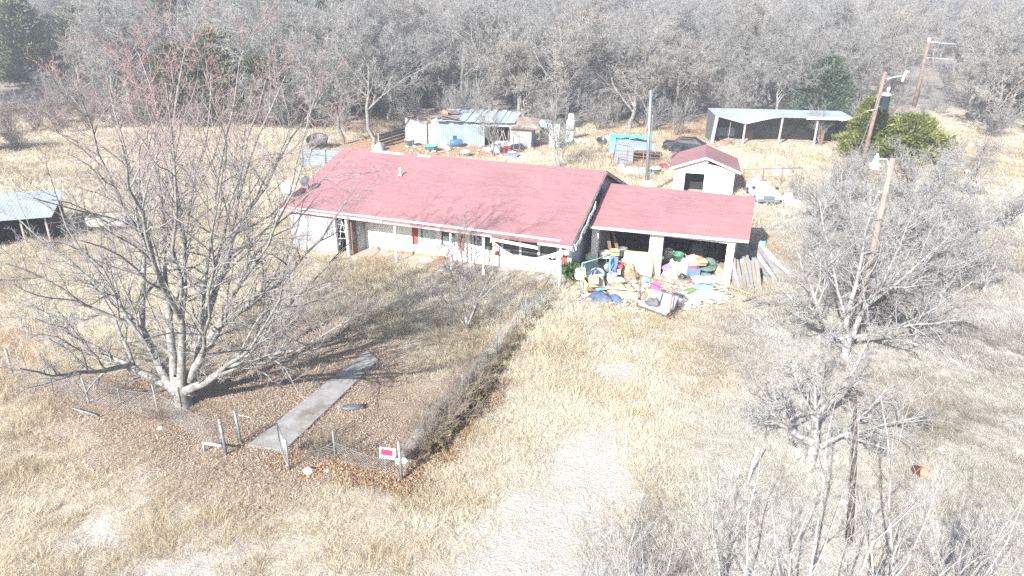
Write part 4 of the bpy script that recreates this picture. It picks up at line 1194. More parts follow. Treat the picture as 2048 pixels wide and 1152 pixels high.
mb = MB(); mb.box(bu(907), bu(914), .1, .19, -.1, 1.05); mb.build('painted_doorway', M('painted opening shade', (.02, .05, .08), .8, .2, 3, 0), B)  # dark slab on the wall, painted as the shade of an opening
mb = MB(); mb.box(bu(967), bu(970), .1, .3, -.2, 2.6); mb.box(bu(1020), bu(1023), .1, .3, -.2, 2.7); mb.box(bu(970), bu(1020), .12, .28, 2.25, 2.6); mb.build('door_frame', WHITEW, B)
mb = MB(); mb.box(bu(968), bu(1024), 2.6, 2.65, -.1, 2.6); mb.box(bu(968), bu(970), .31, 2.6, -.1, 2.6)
mb.build('painted_shade', DARK, B)  # black sheets paint the shade inside the barn opening
mb = MB()
for k in range(9):
    x = bu(972) + (bu(1018) - bu(972)) * (k + .3) / 9; mb.obox((x, .9 + .3 * random.random(), .9), (.06, .05, 1.9 + random.random() * .6), Matrix.Rotation(rad(random.uniform(-22, 22)), 3, 'Y'))
mb.build('loose_boards', TIMBER, B)
mb = MB(); mb.box(bu(1023), bu(1063), -.5, -.38, -.2, 2.35); mb.box(bu(1063) - .12, bu(1063), -.38, 3.5, -.2, 2.3); mb.box(bu(1023), bu(1023) + .12, -.38, .1, -.2, 2.35); mb.build('lean_to_wall', WHITEW, B)
mb = MB(); A = [(bu(1021), -.95, 2.25), (bu(1078), -1.0, 2.2), (bu(1074), 1.5, 3.0), (bu(1050), 1.3, 3.25), (bu(1023), 1.2, 2.85)]
mb.prism(A, (0, 0, .06)); mb.build('lean_to_roof', RUSTROOF, B)
mb = MB(); rr_ = random.Random(4)
nx_ = 16
for k in range(nx_):
    x0 = bu(876) + (bu(1030) - bu(876)) * k / nx_; x1 = bu(876) + (bu(1030) - bu(876)) * (k + 1.03) / nx_
    e0_ = -.35 + rr_.uniform(-.12, .06); zf = 2.72 + rr_.uniform(-.05, .05); zb = 3.35 + rr_.uniform(-.12, .1)
    A = [(x0, e0_, zf), (x1, e0_ + .03, zf + .02), (x1, 5.2, zb + .02), (x0, 5.2, zb)]
    mb.prism(A, (0, 0, .025))
mb.build('metal_roof', PALEM, B)
mb = MB()
for k in range(26):
    x = bu(805) + (bu(905) - bu(805)) * rr_.random(); y = rr_.uniform(-.3, 4.6); z = 2.95 + .12 * y * .5 + rr_.uniform(0, .25)
    mb.obox((x, y, z), (rr_.uniform(.8, 2.6), rr_.uniform(.25, .9), .04), Matrix.Rotation(rr_.uniform(-.5, .5), 3, 'Z') @ Matrix.Rotation(rr_.uniform(-.12, .12), 3, 'Y') @ Matrix.Rotation(rr_.uniform(0, .25), 3, 'X'))
mb.build('broken_roof', RUSTROOF, B)
mb = MB(); mb.obox((bu(888), 1.2, 3.45), (.7, .4, .5), Matrix.Rotation(.4, 3, 'Y')); mb.build('orange_box', ORNG, B)
mb = MB(); mb.box(bu(1074), bu(1096), 2.2, 2.35, -.2, 2.9); mb.build('back_wall', TIMBER, B)
mb = MB(); mb.prism([(bu(1070), .8, 2.9), (bu(1098), .6, 2.75), (bu(1097), .55, 2.3), (bu(1071), .7, 2.3)], (0, .08, 0)); mb.build('tarpaulin', TURQ, B)
mb = MB(); mb.box(bu(1096), bu(1116), .3, .42, -.15, 2.75); mb.box(bu(1116) - .1, bu(1116), .43, 1.5, -.15, 2.7); mb.build('white_panel', WHITEW, B)
tk = thing('storage_tank', 'stack of dirty white tanks standing right of the tumbledown barn', 'tank', G(1140, 280))
for z in (0, 1.25):
    mb = MB(); mb.lathe([(0, z), (.5, z), (.55, z + .08), (.55, z + 1.0), (.45, z + 1.15), (.15, z + 1.2), (0, z + 1.2)], (0, 0, 0), 16); mb.build('tank', WHITEW, tk, True)
MB().lathe([(0, 2.45), (.34, 2.45), (.36, 2.5), (.36, 3.0), (.2, 3.1), (0, 3.1)], n=14).build('drum', WHITE, tk, True)

f0 = G(758, 296); f1 = G(809, 280)
fe = thing('board_fence', 'short dark board fence joining the left end of the barn', 'fence', f0)
q = f1 - f0; mb = MB()
for z in (.25, .6, .95, 1.3): mb.obox((q.x / 2, q.y / 2, z), (math.hypot(q.x, q.y), .04, .24), Matrix.Rotation(math.atan2(q.y, q.x), 3, 'Z'))
mb.build('boards', M('dark fence boards', (.085, .08, .08), .95, .3, 3, .3), fe)
for f in (0, .5, 1): MB().tube([(q.x * f, q.y * f + .06, -.2), (q.x * f, q.y * f + .06, 1.6)], .07, 8).build('post', TIMBER, fe)
# second, brown rail fence behind the trees left of it
f0 = G(690, 268); f1 = G(745, 268)
fe = thing('board_fence', 'low brown rail fence between two dark tree trunks behind the house', 'fence', f0); q = f1 - f0; mb = MB()
for z in (.9, 1.3): mb.obox((q.x / 2, q.y / 2, z), (math.hypot(q.x, q.y), .05, .16), Matrix.Rotation(math.atan2(q.y, q.x), 3, 'Z'))
mb.build('boards', BROWN, fe)
for f in (0, .5, 1): MB().tube([(q.x * f, q.y * f + .06, -.2), (q.x * f, q.y * f + .06, 1.5)], .07, 8).build('post', BROWN, fe)

# open fronted shed at the back right
c0 = G(1422, 287); c1 = G(1700, 294)
q = c1 - c0; CA = math.atan2(q.y, q.x); CL = math.hypot(q.x, q.y)
C_ = thing('open_shed', 'open fronted metal shed with a sagging roof and grey posts at the upper right', 'shed', c0, CA)
def cu(px): return (px - 1422) * CL / 278
hC = 3.25; Dp = 4.6
for (px, lean, mt_) in ((1424, .25, PALEM),): MB().prism([(-.15, -.1, -.2), (.22, -.1, -.2), (.5, -.1, hC), (.15, -.1, hC)], (0, .25, 0)).build('end_panel', mt_, C_)
for (px, x2) in ((1486, 0), (1557, .08), (1628, 0)):
    MB().tube([(cu(px), .1, -.2), (cu(px) + x2, .1, hC - .55 if px == 1486 else hC - .1)], .13, 8).build('post', TIMBER, C_)
mb = MB()
xsC = [0.1, cu(1440), cu(1462), cu(1486), cu(1512), cu(1540), cu(1557), cu(1600), cu(1700)]
def dip(x): return -.85 * max(0, 1 - abs(x - cu(1486)) / (cu(1486) - .1))
for a, b in zip(xsC, xsC[1:]):
    A = [(a, -.15, hC + dip(a)), (b, -.15, hC + dip(b)), (b, Dp * .5, hC + .15 + dip(b) * .3), (a, Dp * .5, hC + .15 + dip(a) * .3)]
    mb.prism(A, (0, 0, .04))
    A = [(a, Dp * .5, hC + .15 + dip(a) * .3), (b, Dp * .5, hC + .15 + dip(b) * .3), (b, Dp, hC + .3), (a, Dp, hC + .3)]
    mb.prism(A, (0, 0, .04))
rC = mb.build('roof', PALEM, C_)
mb = MB(); mb.obox((cu(1652), -.25, hC + .02), (cu(1700) - cu(1602), .06, .3), Matrix.Identity(3)); mb.build('white_fascia', WHITE, rC)
mb = MB(); mb.prism([(.25, -.17, hC - .02), (cu(1486), -.19, hC - .87), (cu(1486), -.19, hC - .77), (.3, -.17, hC + .06)], (0, .05, 0)); mb.prism([(cu(1486), -.19, hC - .87), (cu(1545), -.17, hC), (cu(1541), -.17, hC + .08), (cu(1486), -.19, hC - .77)], (0, .05, 0)); mb.build('eave_beam', PALEM, rC)
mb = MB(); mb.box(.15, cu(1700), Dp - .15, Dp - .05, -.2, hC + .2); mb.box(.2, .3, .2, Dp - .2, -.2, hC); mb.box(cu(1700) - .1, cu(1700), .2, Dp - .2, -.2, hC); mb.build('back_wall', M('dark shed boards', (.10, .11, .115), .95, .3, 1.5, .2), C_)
mb = MB(); mb.box(cu(1447), cu(1466), Dp - .6, Dp - .5, .3, 1.35); mb.box(cu(1467), cu(1484), Dp - .6, Dp - .5, .3, 1.35); mb.build('pale_sheet', BLUEM, C_)
MB().tube([(cu(1457), .4, 0), (cu(1458), .4, hC - .4)], .035, 6).build('prop_pole', TIMBER, C_)
MB().box(cu(1505), cu(1520), 3.2, 3.6, 0, 1.2).build('plywood', BROWN, C_)
MB().box(cu(1640), cu(1646), .2, .3, -.1, 1.8).build('brown_panel', BROWN, C_)

# little hut with a turquoise tarpaulin, and the pipe pen in front of it
h0 = G(1228, 326)
Hh = thing('small_hut', 'small pale metal hut with a turquoise tarpaulin thrown over its roof', 'hut', h0, rad(-6))
mb = MB(); corrug(mb, (0, 0, -.1), (1, 0, 0), (0, 0, 1), 1.9, 2.0, 9, .03); mb.box(0, 1.9, .03, .1, -.1, 1.9); corrug(mb, (1.9, .0, -.1), (0, 1, 0), (0, 0, 1), 3.2, 1.7, 12, .03); corrug(mb, (0, 0, -.1), (0, 1, 0), (0, 0, 1), 3.2, 2.0, 12, .03); mb.build('wall', BLUEM, Hh)
mb = MB(); mb.prism([(-.15, -.15, 2.05), (2.0, -.15, 1.75), (4.1, .3, 1.35), (4.2, 2.8, 1.7), (2, 3.3, 2.1), (-.1, 3.3, 2.1)], (0, 0, .05)); mb.prism([(1.2, -.12, 1.8), (3.6, -.1, 1.5), (4.0, .1, 1.3), (2.2, -.12, 1.45)], (0, .1, 0)); mb.build('roof', PALEM, Hh)
mb = MB()
n = 18
for k in range(n):
    a = -.5 + 4.4 * k / n; b = -.5 + 4.4 * (k + 1.05) / n
    zz = 2.3 + .08 * math.sin(k * 1.3) - .04 * k / n; mb.prism([(a, 1.9 + .1 * math.sin(k), zz), (b, 1.9 + .1 * math.sin(k + 1), zz + .05 * math.sin(k * 2.1)), (b, 3.4, zz + .05), (a, 3.4, zz + .1)], (0, 0, .03))
mb.prism([(-.5, -.1, 2.14), (.1, -.2, 2.14), (.05, 3.3, 2.35), (-.55, 3.3, 2.35)], (0, 0, .04)); mb.prism([(-.52, -.15, 1.0), (-.1, -.2, 1.1), (0, -.22, 2.15), (-.52, -.18, 2.15)], (0, .05, 0)); mb.prism([(-.56, -.12, 1.0), (-.56, 1.8, 1.1), (-.56, 1.9, 2.2), (-.56, -.1, 2.15)], (.04, 0, 0))
mb.build('tarpaulin', TURQ, Hh)
a = G(1222, 332); b = G(1318, 342); q = b - a
pn = thing('pipe_pen', 'rusty pipe cattle panel standing in front of the small hut', 'fence panel', a)
mb = MB()
for z in (.35, .65, .95, 1.25, 1.6): mb.tube([(0, 0, z), (q.x, q.y, z)], .035, 6)
mb.build('rails', RUST, pn, True)
for f in (0, .33, .66, 1): MB().tube([(q.x * f, q.y * f, -.2), (q.x * f, q.y * f, 1.75)], .045, 8).build('post', RUST, pn, True)

# pipe fence to the right of the white shed
a = G(1484, 372); b = G(1600, 368); q = b - a
pf = thing('pipe_fence', 'thin rusty pipe fence right of the white garden shed', 'fence', a)
for z in (1.5,): MB().tube([(0, 0, z), (q.x, q.y, z)], .045, 6).tube([(0, 0, .8), (q.x, q.y, .8)], .02, 6).build('rails', RUST, pf, True)
for f in (0, .33, .66, 1): MB().tube([(q.x * f, q.y * f, -.2), (q.x * f, q.y * f, 1.55)], .06, 8).build('post', RUST, pf, True)

# corrugated panel behind the left end of the house
a = G(606, 334); b = G(705, 338); q = b - a; ang = math.atan2(q.y, q.x); Lq = math.hypot(q.x, q.y)
cp = thing('windbreak', 'pale corrugated metal windbreak panel behind the left roof edge', 'panel', a, ang)
mb = MB(); corrug(mb, (0, 0, .02), (0, 0, 1), (1, 0, 0), 1.75, Lq, 9, .05); mb.build('sheet', BLUEM, cp)
for f in (0.01, .47, .85): MB().tube([(Lq * f, -.08, -.2), (Lq * f + .03, -.08, 1.95)], .04, 8).build('post', GALV, cp, True)
bt_ = thing('hay_feeder', 'black round rubber trough tilted on the grass behind the corrugated panel', 'trough', G(637, 296))
tm_ = MB().lathe([(0, 0), (1.0, 0), (1.15, .6), (1.22, .62), (1.2, .68), (1.05, .62), (.9, .06), (0, .06)], n=20)
qm = Matrix.Rotation(rad(24), 3, 'X'); MB().add([qm @ Vector(v) + Vector((0, 0, .42)) for v in tm_.v], tm_.f).build('shell', BLACK, bt_, True)

# low red shed at the far left
a = G(30, 484); ang = rad(40)
ls = thing('red_shed', 'low dark red shed with a pale metal roof at the far left edge', 'shed', G(-195, 512), rad(22))
Wl = 7.8
mb = MB(); mb.box(0, Wl * .62, 0, .12, -.2, 1.75); mb.box(Wl - .12, Wl, .12, 4.3, -.2, 1.7); mb.box(0, .12, .12, 4.3, -.2, 1.7); mb.box(.12, Wl - .12, 4.2, 4.3, -.2, 2.2); mb.build('wall', REDB, ls)
mb = MB(); mb.box(Wl * .63, Wl * .98, .9, .95, -.1, 1.7); mb.build('painted_shade', DARK, ls)  # black sheet painted as shade under the shed's open part
for x in (Wl * .62, Wl * .8, Wl * .97): MB().box(x, x + .1, -.02, .1, -.2, 1.75).build('post', TIMBER, ls)
mb = MB(); corrug(mb, (-.3, -.4, 1.78), (1, 0, 0), (0, 1, .12), Wl + .6, 5.1, 44, .012); mb.build('roof', PALEM, ls)
tw = thing('box_trailer', 'small grey trailer half hidden by branches right of the low red shed', 'trailer', G(222, 462), .2)
mb = MB(); mb.box(-1.2, 1.2, -.6, .6, .5, .62); mb.box(-1.2, -1.12, -.6, .6, .62, 1.1); mb.box(1.12, 1.2, -.6, .6, .62, 1.1); mb.box(-1.12, 1.12, -.6, -.52, .62, 1.1); mb.box(-1.12, 1.12, .52, .6, .62, 1.1); mb.build('body', TIMBER, tw)
for y in (-.7, .7): MB().tube([(0, y - .08, .3), (0, y + .08, .3)], .3, 14).build('wheel', BLACK, tw)
MB().tube([(1.2, 0, .5), (2.3, 0, .45)], .05, 6).build('drawbar', WHITE, tw)

# ------------------------------------------------------------------ two derelict vehicles
pr0 = random.Random(14)
def car(name, label, loc, rz, body, glass, wreck=False, s=1.0):
    t = thing(name, label, 'car', loc, rz)
    t.scale = (s, s, s)
    prof = [(-2.2, .35), (-2.22, .8), (-2.1, .98), (-1.0, 1.06)] + ([(-.35, 1.55), (1.2, 1.58)] if wreck else [(-.6, 1.0), (1.5, .98)]) + [(2.0, 1.05), (2.25, .95), (2.28, .35)]
    mb = MB()
    secs = [(-.88, .93), (-.8, 1.0), (.8, 1.0), (.88, .93)]
    n = len(prof); o = 0
    for (y, sc) in secs:
        mb.v += [(x, y * (.84 if (z > 1.3) else 1), .35 + (z - .35) * sc) for x, z in prof]
    for k in range(3):
        for i2 in range(n):
            j = (i2 + 1) % n; mb.f.append((k * n + i2, k * n + j, (k + 1) * n + j, (k + 1) * n + i2))
    mb.f.append(tuple(range(n))); mb.f.append(tuple(range(3 * n, 4 * n))[::-1])
    if wreck: mb.v = [(x + pr0.uniform(-.16, .16), y + pr0.uniform(-.12, .12), max(.1, z + pr0.uniform(-.2, .12))) for x, y, z in mb.v]
    mb.build('body', body, t)
    if wreck: MB().prism([(-.99, -.66, 1.10), (-.43, -.62, 1.545), (-.43, .62, 1.545), (-.99, .66, 1.10)], (-.012, 0, .016)).build('windscreen', glass, t)
    for sy in (-1, 1):
        y = sy * .80
        if wreck: MB().prism([(-.72, y, 1.1), (-.3, y, 1.46), (1.1, y, 1.48), (1.55, y, 1.1)], (0, sy * .05, 0)).build('side_window', glass, t)
        MB().box(-.75, -.55, sy * .92 - .12, sy * .92 + .12, 1.02, 1.2).build('mirror', BLACK, t)
        MB().box(-2.26, -2.19, sy * .62 - .18, sy * .62 + .18, .62, .82).build('headlight', M('lamp glass', (.4, .4, .4), .2, .1, 4, 0), t)
        for x in (-1.4, 1.4):
            wm = MB(); wm.tube([(x, sy * .88 - .1, .32), (x, sy * .88 + .1, .32)], .32, 16); w2 = wm.build('wheel', BLACK, t)
            MB().tube([(x, sy * .88 + sy * .09, .32), (x, sy * .88 + sy * .115, .32)], .17, 12).build('hub', GALV, w2)
    if not wreck: MB().tube([(-2.08, -.13, 1.0), (-2.0, 0, 1.03), (-2.08, .13, 1.0)], .025, 6).build('emblem', BLACK, t)
    MB().box(-2.3, -2.2, -.85, .85, .34, .56).box(-2.27, -2.19, -.42, .42, .6, .84).build('bumper', M('dark grey bumper', (.12, .14, .16), .6, .2, 3, 0), t)
    return t
CARW = M('white car paint', (.76, .77, .77), .3, .05, 1, 0)
car('derelict_car', 'stripped white car body with dark bumper and no cabin, behind the garage right corner', G(1534, 412) + Vector((.3, 2.2, 0)), rad(84), CARW, GLASS)
car('wrecked_car', 'burnt black wrecked car in the dirt between the small hut and the open shed', G(1370, 305) + Vector((0, 1.0, 0)), rad(-20), M('burnt car body', (.02, .023, .028), .6, .4, 3, .2), DARK, True)
# ------------------------------------------------------------------ junk
CARD = M('cardboard', (.46, .34, .22), .95, .14, 3, .1, stain=(.36, .27, .18), stain_at=.62)
CREAM = M('cream cloth', (.62, .57, .49), .95, .12, 3, .2)
def plain(name, c, rough=.8):
    g_ = sum(c) / 3; c = tuple(v * .78 + g_ * .18 for v in c)       # sun faded
    return M(name, c, rough, .22, 4, .2, stain=tuple(v * .55 + .05 for v in c), stain_at=.62)
NAVY = plain('navy quilt', (.055, .095, .20)); BLUE = plain('blue plastic', (.10, .19, .42), .5); SKY = plain('sky blue plastic', (.20, .48, .70), .55)
TEAL = plain('teal plastic', (.10, .46, .50), .5); PINK = plain('hot pink plastic', (.72, .10, .28), .5); GREENC = plain('dull green upholstery', (.09, .16, .14), .9)
GREENB = plain('green bin plastic', (.05, .22, .13), .5); RED = plain('red plastic', (.55, .05, .07), .5); BAGW = plain('white bag plastic', (.72, .72, .72), .5)
BAGB = plain('black bag plastic', (.03, .035, .045), .4); TAN = plain('tan cloth', (.45, .32, .20), .95); PLANT = plain('plant green', (.05, .13, .04)); YEL = plain('yellow plastic', (.65, .55, .12), .6)
MAG = plain('magenta cloth', (.65, .12, .42)); PBLUE = plain('pale blue cloth', (.45, .58, .70)); GREYC = plain('grey cloth', (.32, .33, .36))


def heap(px, py, r, mat, label, cat='rubbish', z=0, seed=None, name='rag_heap', amp=.32, freq=1.7):
    p = G(px, py, z); sd_ = int(px * 3 + py)
    o = MB().blob((0, 0, 0), r, seed or sd_, amp, freq, nu=26, nv=15).build(name, mat, smooth=True)
    o.location = p; o.rotation_euler = (0, 0, px * .37); return tag(o, label, cat)


def carton(px, py, size, mat, label, z=0, rz=0., tilt=0., flaps=True, name='cardboard_box', cat='box', fill=None):
    w, d, h = size; t = thing(name, label, cat, G(px, py, z), rz); t.rotation_euler = (tilt, tilt * .4, rz)
    mb = MB(); k = .012
    mb.box(-w / 2, w / 2, -d / 2, d / 2, 0, k); mb.box(-w / 2, -w / 2 + k, -d / 2, d / 2, k, h); mb.box(w / 2 - k, w / 2, -d / 2, d / 2, k, h)
    mb.box(-w / 2 + k, w / 2 - k, -d / 2, -d / 2 + k, k, h); mb.box(-w / 2 + k, w / 2 - k, d / 2 - k, d / 2, k, h)
    mb.build('body', mat, t)
    if flaps:
        fm = MB()
        fm.obox((-w / 2 - .09 * w, 0, h + .06), (w * .34, d * .96, .008), Matrix.Rotation(rad(38), 3, 'Y')); fm.obox((w / 2 + .1 * w, 0, h - .04), (w * .34, d * .95, .008), Matrix.Rotation(rad(32), 3, 'Y'))
        fm.obox((0, -d / 2 - .1 * d, h - .03), (w * .9, d * .36, .008), Matrix.Rotation(rad(-35 + 70), 3, 'X')); fm.build('flap', mat, t)
    if fill: MB().blob((0, 0, h * .75), (w * .42, d * .42, h * .4), int(px), .3).build('contents', fill, t, True)
    return t


def tub(px, py, r, h, mat, label, z=0, tilt=0., rz=0., name='plastic_tub', cat='tub', flare=1.15):
    t = thing(name, label, cat, G(px, py, z), rz); t.rotation_euler = (tilt, 0, rz)
    MB().lathe([(0, 0), (r, 0), (r * flare, h), (r * flare + .03, h), (r * flare + .03, h + .03), (r * flare - .01, h + .03), (r * .96, .03), (0, .03)], n=20).build('shell', mat, t, True)
    MB().lathe([(r * flare + .031, h - .03), (r * flare + .045, h - .015), (r * flare + .031, h + .01)], n=20).build('rim', mat, t, True)
    return t


def sheet(px, py, w, h, mat, label, rz=0., tilt=60, z=0, name='loose_sheet', cat='board'):
    """a thin bent board or cloth leaning at a tilt"""
    n = 8; vs, fs = [], []
    for j in range(n + 1):
        for i_ in range(n + 1):
            a = w * (i_ / n - .5); b = h * j / n
            vs.append((a, b, .03 * math.sin(i_ * .9 + px) + .025 * math.sin(j * 1.1 + py)))
    m_ = (n + 1) ** 2
    vs += [(x, y, z_ - .015) for x, y, z_ in vs]
    for j in range(n):
        for i_ in range(n):
            k = j * (n + 1) + i_; fs.append((k, k + 1, k + n + 2, k + n + 1)); fs.append((m_ + k, m_ + k + n + 1, m_ + k + n + 2, m_ + k + 1))
    for k in range(n):
        for a, b in ((k, k + 1), (k * (n + 1) + n, (k + 1) * (n + 1) + n), (n * (n + 1) + k + 1, n * (n + 1) + k), ((k + 1) * (n + 1), k * (n + 1))): fs.append((a, m_ + a, m_ + b, b))
    o = MB().add(vs, fs).build(name, mat, smooth=True)
    o.location = G(px, py, z); o.rotation_euler = (rad(tilt), 0, rz); return tag(o, label, cat)


# -- heap before the left bay
sf = thing('swing_frame', 'green metal swing frame standing over the rubbish before the left garage bay', 'swing', G(1160, 592))
q1 = G(1219, 573) - G(1160, 592); mb = MB()
hf = 1.75
for b, s_ in ((Vector((0, 0, 0)), -1), (q1, 1)):
    tp = b + Vector((-.05 * s_, .3, hf))
    mb.tube([b, tp], .032, 8); mb.tube([b + Vector((.1, 1.2, 0)), tp], .032, 8); mb.tube([b.lerp(tp, .4), (b + Vector((.1, 1.2, 0))).lerp(tp, .4)], .02, 6)
mb.tube([Vector((.05, .3, hf)), q1 + Vector((-.05, .3, hf))], .034, 8); mb.build('frame', M('faded green steel', (.17, .38, .33), .6, .25, 5, .1), sf, True)
mb = MB(); mb.tube([(.2, .25, .35), q1 * .85 + Vector((0, .25, .35)), q1 * .85 + Vector((0, .25, .75))], .025, 6); mb.tube([(.2, .3, hf), (.2, .25, .35)], .008, 4); mb.tube([q1 * .85 + Vector((0, .3, hf)), q1 * .85 + Vector((0, .25, .75))], .008, 4); mb.build('seat_rail', M('faded green steel', (.17, .38, .33)), sf, True)
heap(1203, 600, (.78, .5, .42), NAVY, 'large crumpled navy blue quilt bundle on the grass before the green swing frame', 'quilt', name='quilt_bundle', amp=.22)
heap(1228, 602, (.5, .42, .36), plain('lighter navy quilt', (.075, .13, .25)), 'blue quilt bundle right beside the larger navy one', 'quilt', name='quilt_bundle', amp=.22)
mb = MB().tube([(0, 0, .1), (1.05, -.35, .15)], .045, 8); o = mb.build('white_pipe', WHITE, smooth=True); o.location = G(1212, 578, .3); tag(o, 'white plastic pipe lying over the blue quilt bundles', 'pipe')
carton(1176, 575, (.75, .6, .5), CARD, 'big open cardboard box under the green swing frame', .25, .5, .35)
carton(1190, 570, (.55, .5, .42), CARD, 'tipped smaller cardboard box beside the turquoise tub', .55, -.4, -.5)
tub(1193, 556, .32, .4, SKY, 'sky blue tub wedged among cardboard boxes by the green swing frame', .5, .5)
sheet(1198, 575, .8, .75, CREAM, 'cream board propped on the pile under the green swing frame', .3, 48, .35)
sheet(1206, 580, .75, .28, TEAL, 'teal board lying on the pile edge just above the blue quilt', .45, 35, .2)
heap(1186, 545, (.9, .55, .6), BAGB, 'big shiny black rubbish bag behind the green swing frame', 'rubbish bag', .55, name='rubbish_bag', amp=.2)
heap(1160, 552, (.55, .45, .5), BAGW, 'white rubbish bag left of the black one beside the porch corner', 'rubbish bag', .35, name='rubbish_bag', amp=.2)
heap(1150, 545, (.45, .4, .5), TAN, 'tan bag of cloth against the porch corner', 'rubbish bag', .2, name='rubbish_bag')
heap(1183, 515, (.5, .35, .35), CREAM, 'cream pillow on top of the black bag before the left bay', 'pillow', .5, name='pillow', amp=.12)
carton(1180, 507, (.5, .4, .6), GREYC, 'grey lilac carton standing inside the left garage bay by the house wall', .1, .2, flaps=False)
carton(1207, 515, (.6, .45, .4), CREAM, 'pale carton on the junk at the mouth of the left bay', .45, .2, 0)
carton(1228, 510, (.55, .4, .36), CARD, 'brown carton behind the red crate in the left bay', .6, .1, 0)
tub(1245, 510, .24, .42, GALV, 'grey wire bin at the back of the left bay junk', .6, 0, name='bin', cat='bin')
t = thing('chair', 'blue plastic chair lying among the junk of the left bay', 'chair', G(1222, 545, .55), -.3); t.rotation_euler = (.3, .15, -.3)
MB().box(-.25, .25, -.25, .25, .38, .42).build('seat', BLUE, t); MB().prism([(-.25, .22, .42), (.25, .22, .42), (.2, .32, .9), (-.2, .32, .9)], (0, .03, 0)).build('backrest', BLUE, t)
for x in (-.22, .22):
    for y in (-.22, .22): MB().tube([(x, y, .38), (x * 1.15, y * 1.15, 0)], .025, 6).build('leg', BLUE, t)
carton(1233, 535, (.62, .3, .28), RED, 'red plastic crate on the junk before the left bay', .75, -.15, .15, flaps=False, name='crate', cat='crate')
carton(1230, 545, (.6, .4, .3), BAGW, 'white carton just below the red crate', .5, -.15, .1, flaps=False)
sheet(1272, 552, 1.75, 1.5, CARD, 'large sheet of tan cardboard leaning in the left bay beside the middle pillar', -.3, 52, .1, cat='cardboard')
heap(1252, 545, (.62, .5, .62), TAN, 'heap of tan and brown rags right of the blue chair', 'rags', .2, amp=.45, freq=2.6)
heap(1262, 556, (.5, .4, .4), plain('brown rags', (.30, .19, .11)), 'brown rag heap at the foot of the big leaning cardboard', 'rags', .05, amp=.45, freq=2.6)
heap(1222, 562, (.4, .4, .5), GREYC, 'grey bundle in the middle of the pile beside the green swing frame', 'rags', .25, amp=.4)
carton(1230, 582, (.8, .6, .35), CARD, 'flattened tan cardboard box in front of the left bay pile', .02, .35, .2)
sheet(1258, 584, 1.0, .8, CARD, 'tan cardboard sheet lying on the ground before the middle pillar', .4, 8, .06, cat='cardboard')
sheet(1248, 596, 1.3, .7, CREAM, 'cream paper sheet trampled on the dirt before the middle pillar', -.2, 5, .06, cat='paper')
for k, (px, py, mt_, lab) in enumerate(((1205, 552, BAGW, 'small white bag on the pile between swing frame and blue chair'), (1240, 562, BAGW, 'white jug like bundle below the brown rags'), (1216, 535, PBLUE, 'pale blue rag at the mouth of the left bay'), (1170, 530, GREYC, 'grey rag on top of the heap by the porch corner'), (1252, 520, CREAM, 'cream rag on the tan rag heap'), (1210, 590, RUST, 'rusty brown scrap beside the white pipe'), (1280, 580, CREAM, 'pale scrap left of the hanging blue bag'))):
    heap(px, py, (.26, .2, .2), mt_, lab, 'rag', .45 if py < 575 else 0, name='rag', amp=.4, freq=2.4)
for k in range(2):
    o = MB().obox((0, 0, 1.0), (.2, .05, 2.1), Matrix.Rotation(rad(-14 - 5 * k), 3, 'Y')).build('leaning_board', BROWN)
    o.location = HP(19.75 + .35 * k, 5.4 + .3 * k, BASE + .05); o.rotation_euler = (0, 0, HA); tag(o, 'brown board leaning on the left wall inside the left bay', 'board', 'brown boards in the left bay')
bush_t = thing('weed_clump', 'green weed clump growing at the porch corner beside the junk', 'plant', G(1143, 560))
V, Q, ti = sprays(77, 900, .75, .45, lambda t: .5 + .5 * t); np_mesh('leaves', V, [Q], attr_mat('weed green', [(0, (.03, .07, .02)), (.5, (.07, .14, .04)), (1, (.16, .22, .09))]), bush_t, attrs=dict(tint=ti))
MB().tube([(0, 0, -.1), (.05, .03, .5)], .015, 5).build('stem', PLANT, bush_t)

# -- right bay
carton(1386, 551, (.62, .5, .5), BLUE, 'blue storage tote with red things inside, in the right bay mouth', .12, .1, 0, flaps=False, name='storage_tote', cat='tote', fill=RED)
t = thing('armchair', 'dull green reclining armchair among junk in the right garage bay', 'armchair', G(1414, 545, .1), -.5); t.scale = (.82, .82, .82); t.rotation_euler = (.05, -.1, -.5)
MB().blob((0, 0, .32), (.6, .55, .22), 2, .12, 1.4).build('seat', GREENC, t, True); MB().blob((.05, .45, .5), (.52, .22, .48), 5, .12, 1.2).build('backrest', GREENC, t, True)
for x in (-.55, .55): MB().blob((x, .05, .36), (.16, .5, .2), 6, .1, 1.2).build('armrest', GREENC, t, True)
MB().blob((0, -.75, .16), (.52, .25, .12), 7, .12, 1.3).build('footrest', GREENC, t, True)
heap(1362, 535, (1.0, .75, .75), CREAM, 'big heap of cream clothes spilling out of the right bay', 'clothes', .1, name='clothes_heap', amp=.4, freq=2.2)
heap(1345, 548, (.7, .55, .45), plain('off white clothes', (.66, .63, .58)), 'off white clothes heap beside the middle pillar', 'clothes', .02, name='clothes_heap', amp=.4, freq=2.2)
heap(1385, 527, (.7, .5, .5), plain('beige rags', (.52, .42, .32)), 'beige rag heap left of the green armchair', 'clothes', .4, name='clothes_heap', amp=.4, freq=2.4)
heap(1334, 537, (.3, .25, .25), MAG, 'magenta cloth bundle at the left edge of the right bay', 'cloth', .4, name='cloth_bundle')
tub(1355, 520, .27, .4, GREENB, 'green plastic bin deep in the right bay', .7, .1, name='bin', cat='bin')
tub(1336, 525, .28, .8, BAGW, 'white plastic drum in the shade at the left of the right bay', .1, 0, name='drum', cat='drum', flare=1.0)
carton(1442, 550, (.6, .5, .5), CARD, 'open cardboard box by the right pillar of the garage', .1, .5, .3)
heap(1446, 556, (.45, .4, .4), TAN, 'tan paper heap in front of the right pillar', 'paper', .05, amp=.4)
